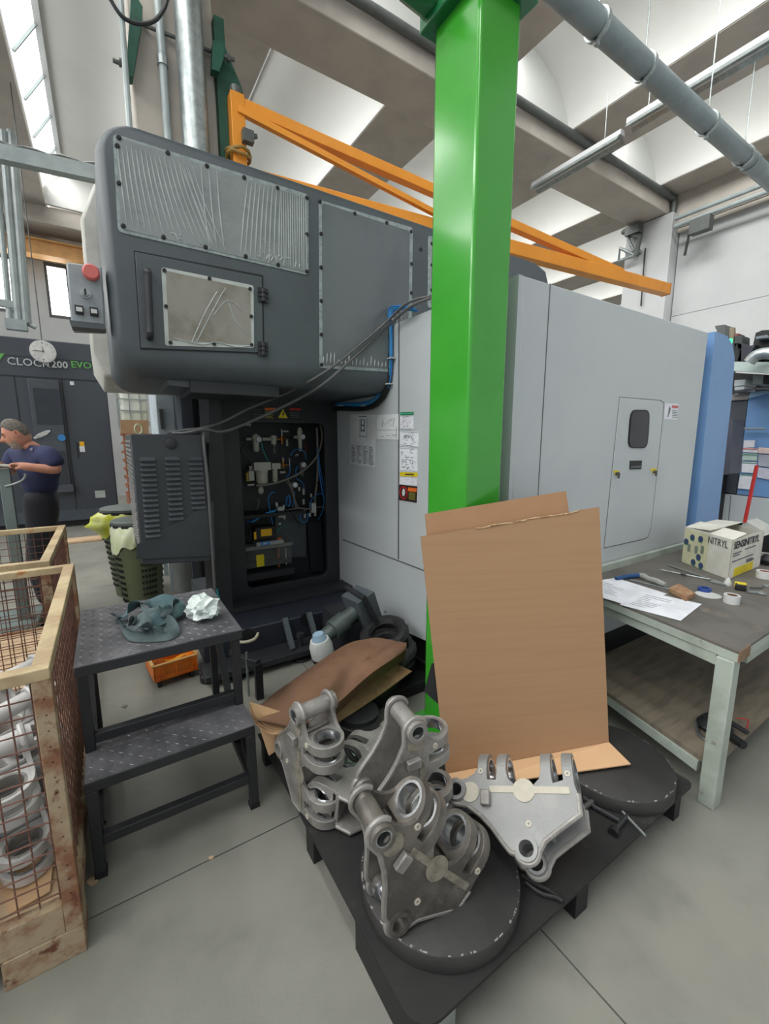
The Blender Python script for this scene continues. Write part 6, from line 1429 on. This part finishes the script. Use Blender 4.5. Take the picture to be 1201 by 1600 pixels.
shelf_item('metal_part', 'grey machined bracket on top of the blue machine front', 'bracket', [('part', [(1116, 509), (1132, 507), (1133, 518), (1133, 566), (1126, 566), (1119, 516)], darkpipe, -.1, .2)])
shelf_item('wood_offcut', 'upright brown wooden offcut beside the machine top', 'wood', [('board', [(1139, 512), (1146, 511), (1145, 566), (1139, 566)], mat('offcut brown', (140, 128, 106), .8), -.05, .05)])
shelf_item('dark_motor', 'dark motor with reddish top beside the wooden offcut', 'motor', [('housing', [(1147, 525), (1159, 524), (1158, 565), (1146, 565)], mat('motor green black', (60, 68, 66), .5), 0, .2), ('cap', [(1146, 521), (1154, 521), (1153, 525), (1146, 526)], mat('dull red', (120, 70, 66), .6), .0, .15)])
shelf_item('white_box', 'two stacked pale trays under the rack beam', 'tray', [('tray', [(1147, 594), (1165, 593), (1163, 602), (1146, 604)], panel_w, -.2, .3), ('tray', [(1147, 605), (1163, 603), (1162, 609), (1147, 610)], panel_w, -.2, .3)])
shelf_item('grey_unit', 'pale grey unit under the rack beam with a black vent', 'box', [('unit', [(1176, 584), (1193, 586), (1191, 600), (1175, 601)], mat('mid grey unit', (134, 140, 138), .6), -.2, .3), ('vent', [(1193, 586), (1240, 588), (1240, 602), (1192, 600)], black_m, -.2, .3)])
shelf_item('dark_cabinet', 'dark cabinet face behind the items under the rack beam', 'cabinet', [('face', [(1143, 582), (1240, 588), (1240, 606), (1142, 614)], black_m, -.6, .3)])
bp = atY(YP + .05, 1141, 533); obj('beacon_lamp', MB().lathe([(0, .014), (.8, .014), (1, .006)], bp - V((0, 0, .02)), bp + V((0, 0, .02)), 12), led_g, mc); obj('beacon_stem', MB().cyl(bp - V((0, 0, .06)), bp - V((0, 0, .02)), .01, n=8), darkpipe, mc)
# small items at bench's far right
tag(obj('black_pouch', MB().lathe([(0, .05), (.5, .06), (1, .03)], atZ(zb, 1200, 882), atZ(zb, 1200, 882) + V((0, 0, .07)), 16), black_m), 'black round container behind the right tape roll', 'container')
# ---------------------------------------------------------------- worker
SK = lambda rx, ry=None: (rx, ry or rx)
def skin_obj(name, pts, edges, m, parent, root=0, sub=2):
    """pts: [(world point, radius)]"""
    me = bpy.data.meshes.new(name); me.from_pydata([tuple(p - rootloc(parent)) for p, r in pts], edges, [])
    o = bpy.data.objects.new(name, me); C.objects.link(o); o.parent = parent
    o.modifiers.new('skin', 'SKIN'); sm = o.modifiers.new('sub', 'SUBSURF'); sm.levels = sub; sm.render_levels = sub
    for i, (p, r) in enumerate(pts):
        d = me.skin_vertices[0].data[i]; d.radius = r if isinstance(r, tuple) else (r, r); d.use_root = (i == root)
    # bake so that the object is a plain continuous mesh
    dg = bpy.context.evaluated_depsgraph_get(); dg.update()
    nm = bpy.data.meshes.new_from_object(o.evaluated_get(dg)); o.modifiers.clear(); o.data = nm; nm.name = name
    nm.materials.clear(); nm.materials.append(m); nm.polygons.foreach_set('use_smooth', [True] * len(nm.polygons))
    ROOT[o.name] = rootloc(parent)
    return o
pn = thing('person', 'grey-haired bearded man in a navy T-shirt and black trousers pushing a hand truck', 'person', (-.42, 4.7, 0))
Pp = lambda x, y, yy: atY(yy, x, y)
hd = Pp(25, 678, 4.62); nk = Pp(54, 701, 4.66); ch = Pp(62, 722, 4.68); ab = Pp(62, 748, 4.72); pe = V((Pp(64, 780, 4.74).x, 4.74, 1.02))
ls, le, lw_, lh = Pp(74, 709, 4.46), Pp(92, 735, 4.42), Pp(48, 730, 4.36), Pp(34, 728, 4.36)
rs, re_, rw, rh = Pp(26, 712, 4.9), Pp(14, 738, 4.86), Pp(4, 729, 4.6), Pp(-4, 727, 4.52)
lhip, rhip = pe + V((.0, -.10, -.04)), pe + V((0, .10, -.04))
lk, rk = V((pe.x - .04, 4.62, .52)), V((pe.x - .10, 4.86, .52))
la, ra = V((pe.x + .06, 4.60, .09)), V((pe.x - .06, 4.88, .09))
lt_, rt_ = la + V((-.17, 0, -.05)), ra + V((-.17, 0, -.05))
pts = [(pe, (.085, .11)), (ab, (.08, .10)), (ch, (.085, .12)), (nk, (.055, .055)), (hd + V((.03, .0, -.06)), (.055, .055)),
       (ls + V((0, .03, -.02)), .045), (le, .046), (lw_, .032), (lh, (.036, .022)),
       (rs + V((0, -.03, -.02)), .045), (re_, .046), (rw, .032), (rh, (.036, .022)),
       (lhip, .09), (lk, .062), (la, .042), (lt_, (.045, .035)), (rhip, .09), (rk, .062), (ra, .042), (rt_, (.045, .035))]
ed = [(0, 1), (1, 2), (2, 3), (3, 4), (2, 5), (5, 6), (6, 7), (7, 8), (2, 9), (9, 10), (10, 11), (11, 12), (0, 13), (13, 14), (14, 15), (15, 16), (0, 17), (17, 18), (18, 19), (19, 20)]
# fingers curl over the handle bar
def fingers(h, wr_, pts, ed, idx):
    f = (h - wr_).normalized()
    for k in range(4):
        o = V((0, 0, 0)) + V((0, 1, 0)) * (.0) 
        side_ = V((.25, .6, .0)).normalized() * ((k - 1.5) * .019)
        ln = (.036, .042, .039, .030)[k]
        a = h + f * .03 + side_ + V((0, 0, .012)); b_ = a + f * ln * .8 + V((0, 0, -.012)); c_ = b_ + V((0, 0, -.028)) - f * .008
        n = len(pts); pts += [(a, .0095), (b_, .009), (c_, .008)]; ed += [(idx, n), (n, n + 1), (n + 1, n + 2)]
    n = len(pts); s_ = V((.25, .6, 0)).normalized() * -.03
    pts += [(h + s_ + V((0, 0, -.012)), .011), (h + s_ + f * .03 + V((0, 0, -.026)), .0095)]; ed += [(idx, n), (n, n + 1)]
fingers(lh, lw_, pts, ed, 8); fingers(rh, rw, pts, ed, 12)
body_ = skin_obj('body', pts, ed, skin_m, pn)
sh_pts = [(pe + V((0, 0, .10)), (.138, .17)), (ab, (.13, .165)), (ch, (.132, .17)), (ch.lerp(nk, .8), (.075, .09)), (ls, .088), (ls.lerp(le, .45), .084), (ls.lerp(le, .88), .08), (rs, .10), (rs.lerp(re_, .45), .088), (rs.lerp(re_, .80), .082)]
skin_obj('t_shirt', sh_pts, [(0, 1), (1, 2), (2, 3), (2, 4), (4, 5), (5, 6), (2, 7), (7, 8), (8, 9)], shirt_m, pn)
tr_pts = [(pe + V((0, 0, .20)), (.142, .175)), (pe, (.148, .18)), (lhip, .125), (lk, .09), (la + V((0, 0, .02)), .072), (rhip, .125), (rk, .09), (ra + V((0, 0, .02)), .072)]
skin_obj('trousers', tr_pts, [(0, 1), (1, 2), (2, 3), (3, 4), (1, 5), (5, 6), (6, 7)], trouser_m, pn, root=1)
for a, t_ in ((la, lt_), (ra, rt_)):
    skin_obj('shoe', [(a + V((.04, 0, -.035)), (.05, .048)), (a + V((-.05, 0, -.04)), (.05, .045)), (t_ + V((-.02, 0, -.005)), (.048, .032))], [(0, 1), (1, 2)], black_m, pn)
# head: looks to the left of the photo and down
fdir = V((-.86, -.12, -.42)).normalized(); lat = V((0, 0, 1)).cross(fdir).normalized(); hup = fdir.cross(lat).normalized()
HM = Matrix((fdir, lat, hup)).transposed().to_4x4(); HM.translation = hd
def headpt(a, b):
    """a azimuth from face direction, b elevation -> point on a shaped skull"""
    x, y, z = math.cos(b) * math.cos(a), math.cos(b) * math.sin(a), math.sin(b)
    px_, py_, pz_ = x * .086, y * .070, z * .118
    if x > 0: px_ *= 1.0 - .12 * max(0, z) ; 
    if z < -.2: py_ *= 1 - .25 * (-z - .2); px_ += .012 * x * (-z)
    # features on the face
    g = lambda a0, b0, s, t: math.exp(-((a - a0) / s) ** 2 - ((b - b0) / t) ** 2)
    k = .034 * g(0, -.12, .12, .13) + .014 * g(0, .05, .10, .2) - .010 * (g(.36, .08, .16, .12) + g(-.36, .08, .16, .12)) + .008 * (g(.36, .28, .25, .09) + g(-.36, .28, .25, .09)) + .006 * g(0, -.48, .2, .07) + .010 * g(0, -.85, .3, .2)
    return V((px_ + k, py_, pz_))
hm = MB(); hm.grid(lambda u, v: HM @ headpt((u - .5) * 2 * math.pi, (v - .5) * math.pi * .998), 48, 32)
obj('head', hm, skin_m, pn, ang=180)
def patch(name, a0, a1, b0, b1, k, m, fn=None):
    b_ = MB(); b_.grid(lambda u, v: HM @ (headpt(a0 + (a1 - a0) * u, b0 + (b1 - b0) * v) * (1 + k * (1 if fn is None else fn(u, v)))), 36, 14); return obj(name, b_, m, pn, ang=180)
edge = lambda u, v: .25 + .75 * min(1, 5 * v * (1 - v) + .0)
def hairline(a):
    a = abs(a); t = min(1, max(0, (a - .55) / 1.0)); t = t * t * (3 - 2 * t)
    s_ = min(1, max(0, (a - 1.75) / .35)); return .72 - .50 * t - .55 * s_
hb = MB(); hb.grid(lambda u, v: HM @ (headpt((u - .5) * 2 * math.pi, hairline((u - .5) * 2 * math.pi) + (math.pi / 2 - .01 - hairline((u - .5) * 2 * math.pi)) * v) * (1.02 + .06 * min(1, v * 5))), 60, 14)
obj('hair', hb, hair_m, pn, ang=180)
patch('beard', -1.15, 1.15, -1.35, -.38, .09, beard_m, lambda u, v: 4 * u * (1 - u) * (1 if v < .75 else .6))
patch('moustache', -.35, .35, -.40, -.28, .08, beard_m, lambda u, v: 4 * u * (1 - u))
for s in (1, -1):
    c = HM @ headpt(.36 * s, .08); obj('eye', MB().lathe([(0, .004), (.3, .011), (.7, .011), (1, .004)], c - fdir * .012, c + fdir * .006, 12), mat('eye dark', (50, 40, 36), .3), pn)
    obj('eyebrow', MB().tube([HM @ (headpt(.22 * s, .27) * 1.03), HM @ (headpt(.38 * s, .33) * 1.03), HM @ (headpt(.55 * s, .26) * 1.03)], .005, 6), hair_m, pn)
    c = HM @ headpt(1.62 * s, -.0); em = HM.copy(); em.translation = c
    obj('ear', MB().tube([em @ V((.013 * math.cos(q * .7) - .0, .008 * s, .024 * math.sin(q * .7))) for q in range(9)], .0065, 7, closed=True).lathe([(0, .012), (1, .009)], c, c + lat * s * .008, 10), skin_m, pn)
o = Pp(50, 702, 4.50); obj('shirt_badge', MB().cyl(o, o - V((.004, .012, 0)), .011, n=12), mat('grey print', (130, 134, 150), .6), pn)

# hand truck he holds
ht = thing('hand_truck', 'grey-green hand truck held by the worker at the left edge', 'hand truck', (-.75, 4.45, 0))
pt_ = atY(4.4, 5, 732); ht_m = mat('truck grey green', (110, 124, 122), .5)
obj('post', MB().box((pt_.x - .035, 4.4, .12), (pt_.x + .035, 4.46, pt_.z)), ht_m, ht, bevel=.004)
obj('handle_bar', MB().tube([atY(4.38, -30, 726), atY(4.38, 30, 728.5)], .011, 10), mat('pale handle', (190, 190, 178), .5), ht)
obj('brake_lever', MB().tube(smooth_pts([atY(4.4, 8, 760), atY(4.4, 22, 756), atY(4.4, 34, 751), atY(4.4, 39, 745), atY(4.4, 39, 740)], 5), .009, 8), grey_steel, ht)
obj('chassis', MB().box((pt_.x - .3, 4.2, .08), (pt_.x + .1, 4.75, .16)), ht_m, ht, bevel=.01)
for x in (-.25, .05):
    for y in (4.25, 4.7): obj('wheel', MB().cyl((pt_.x + x, y - .02, .06), (pt_.x + x, y + .02, .06), .06, n=18), black_m, ht)
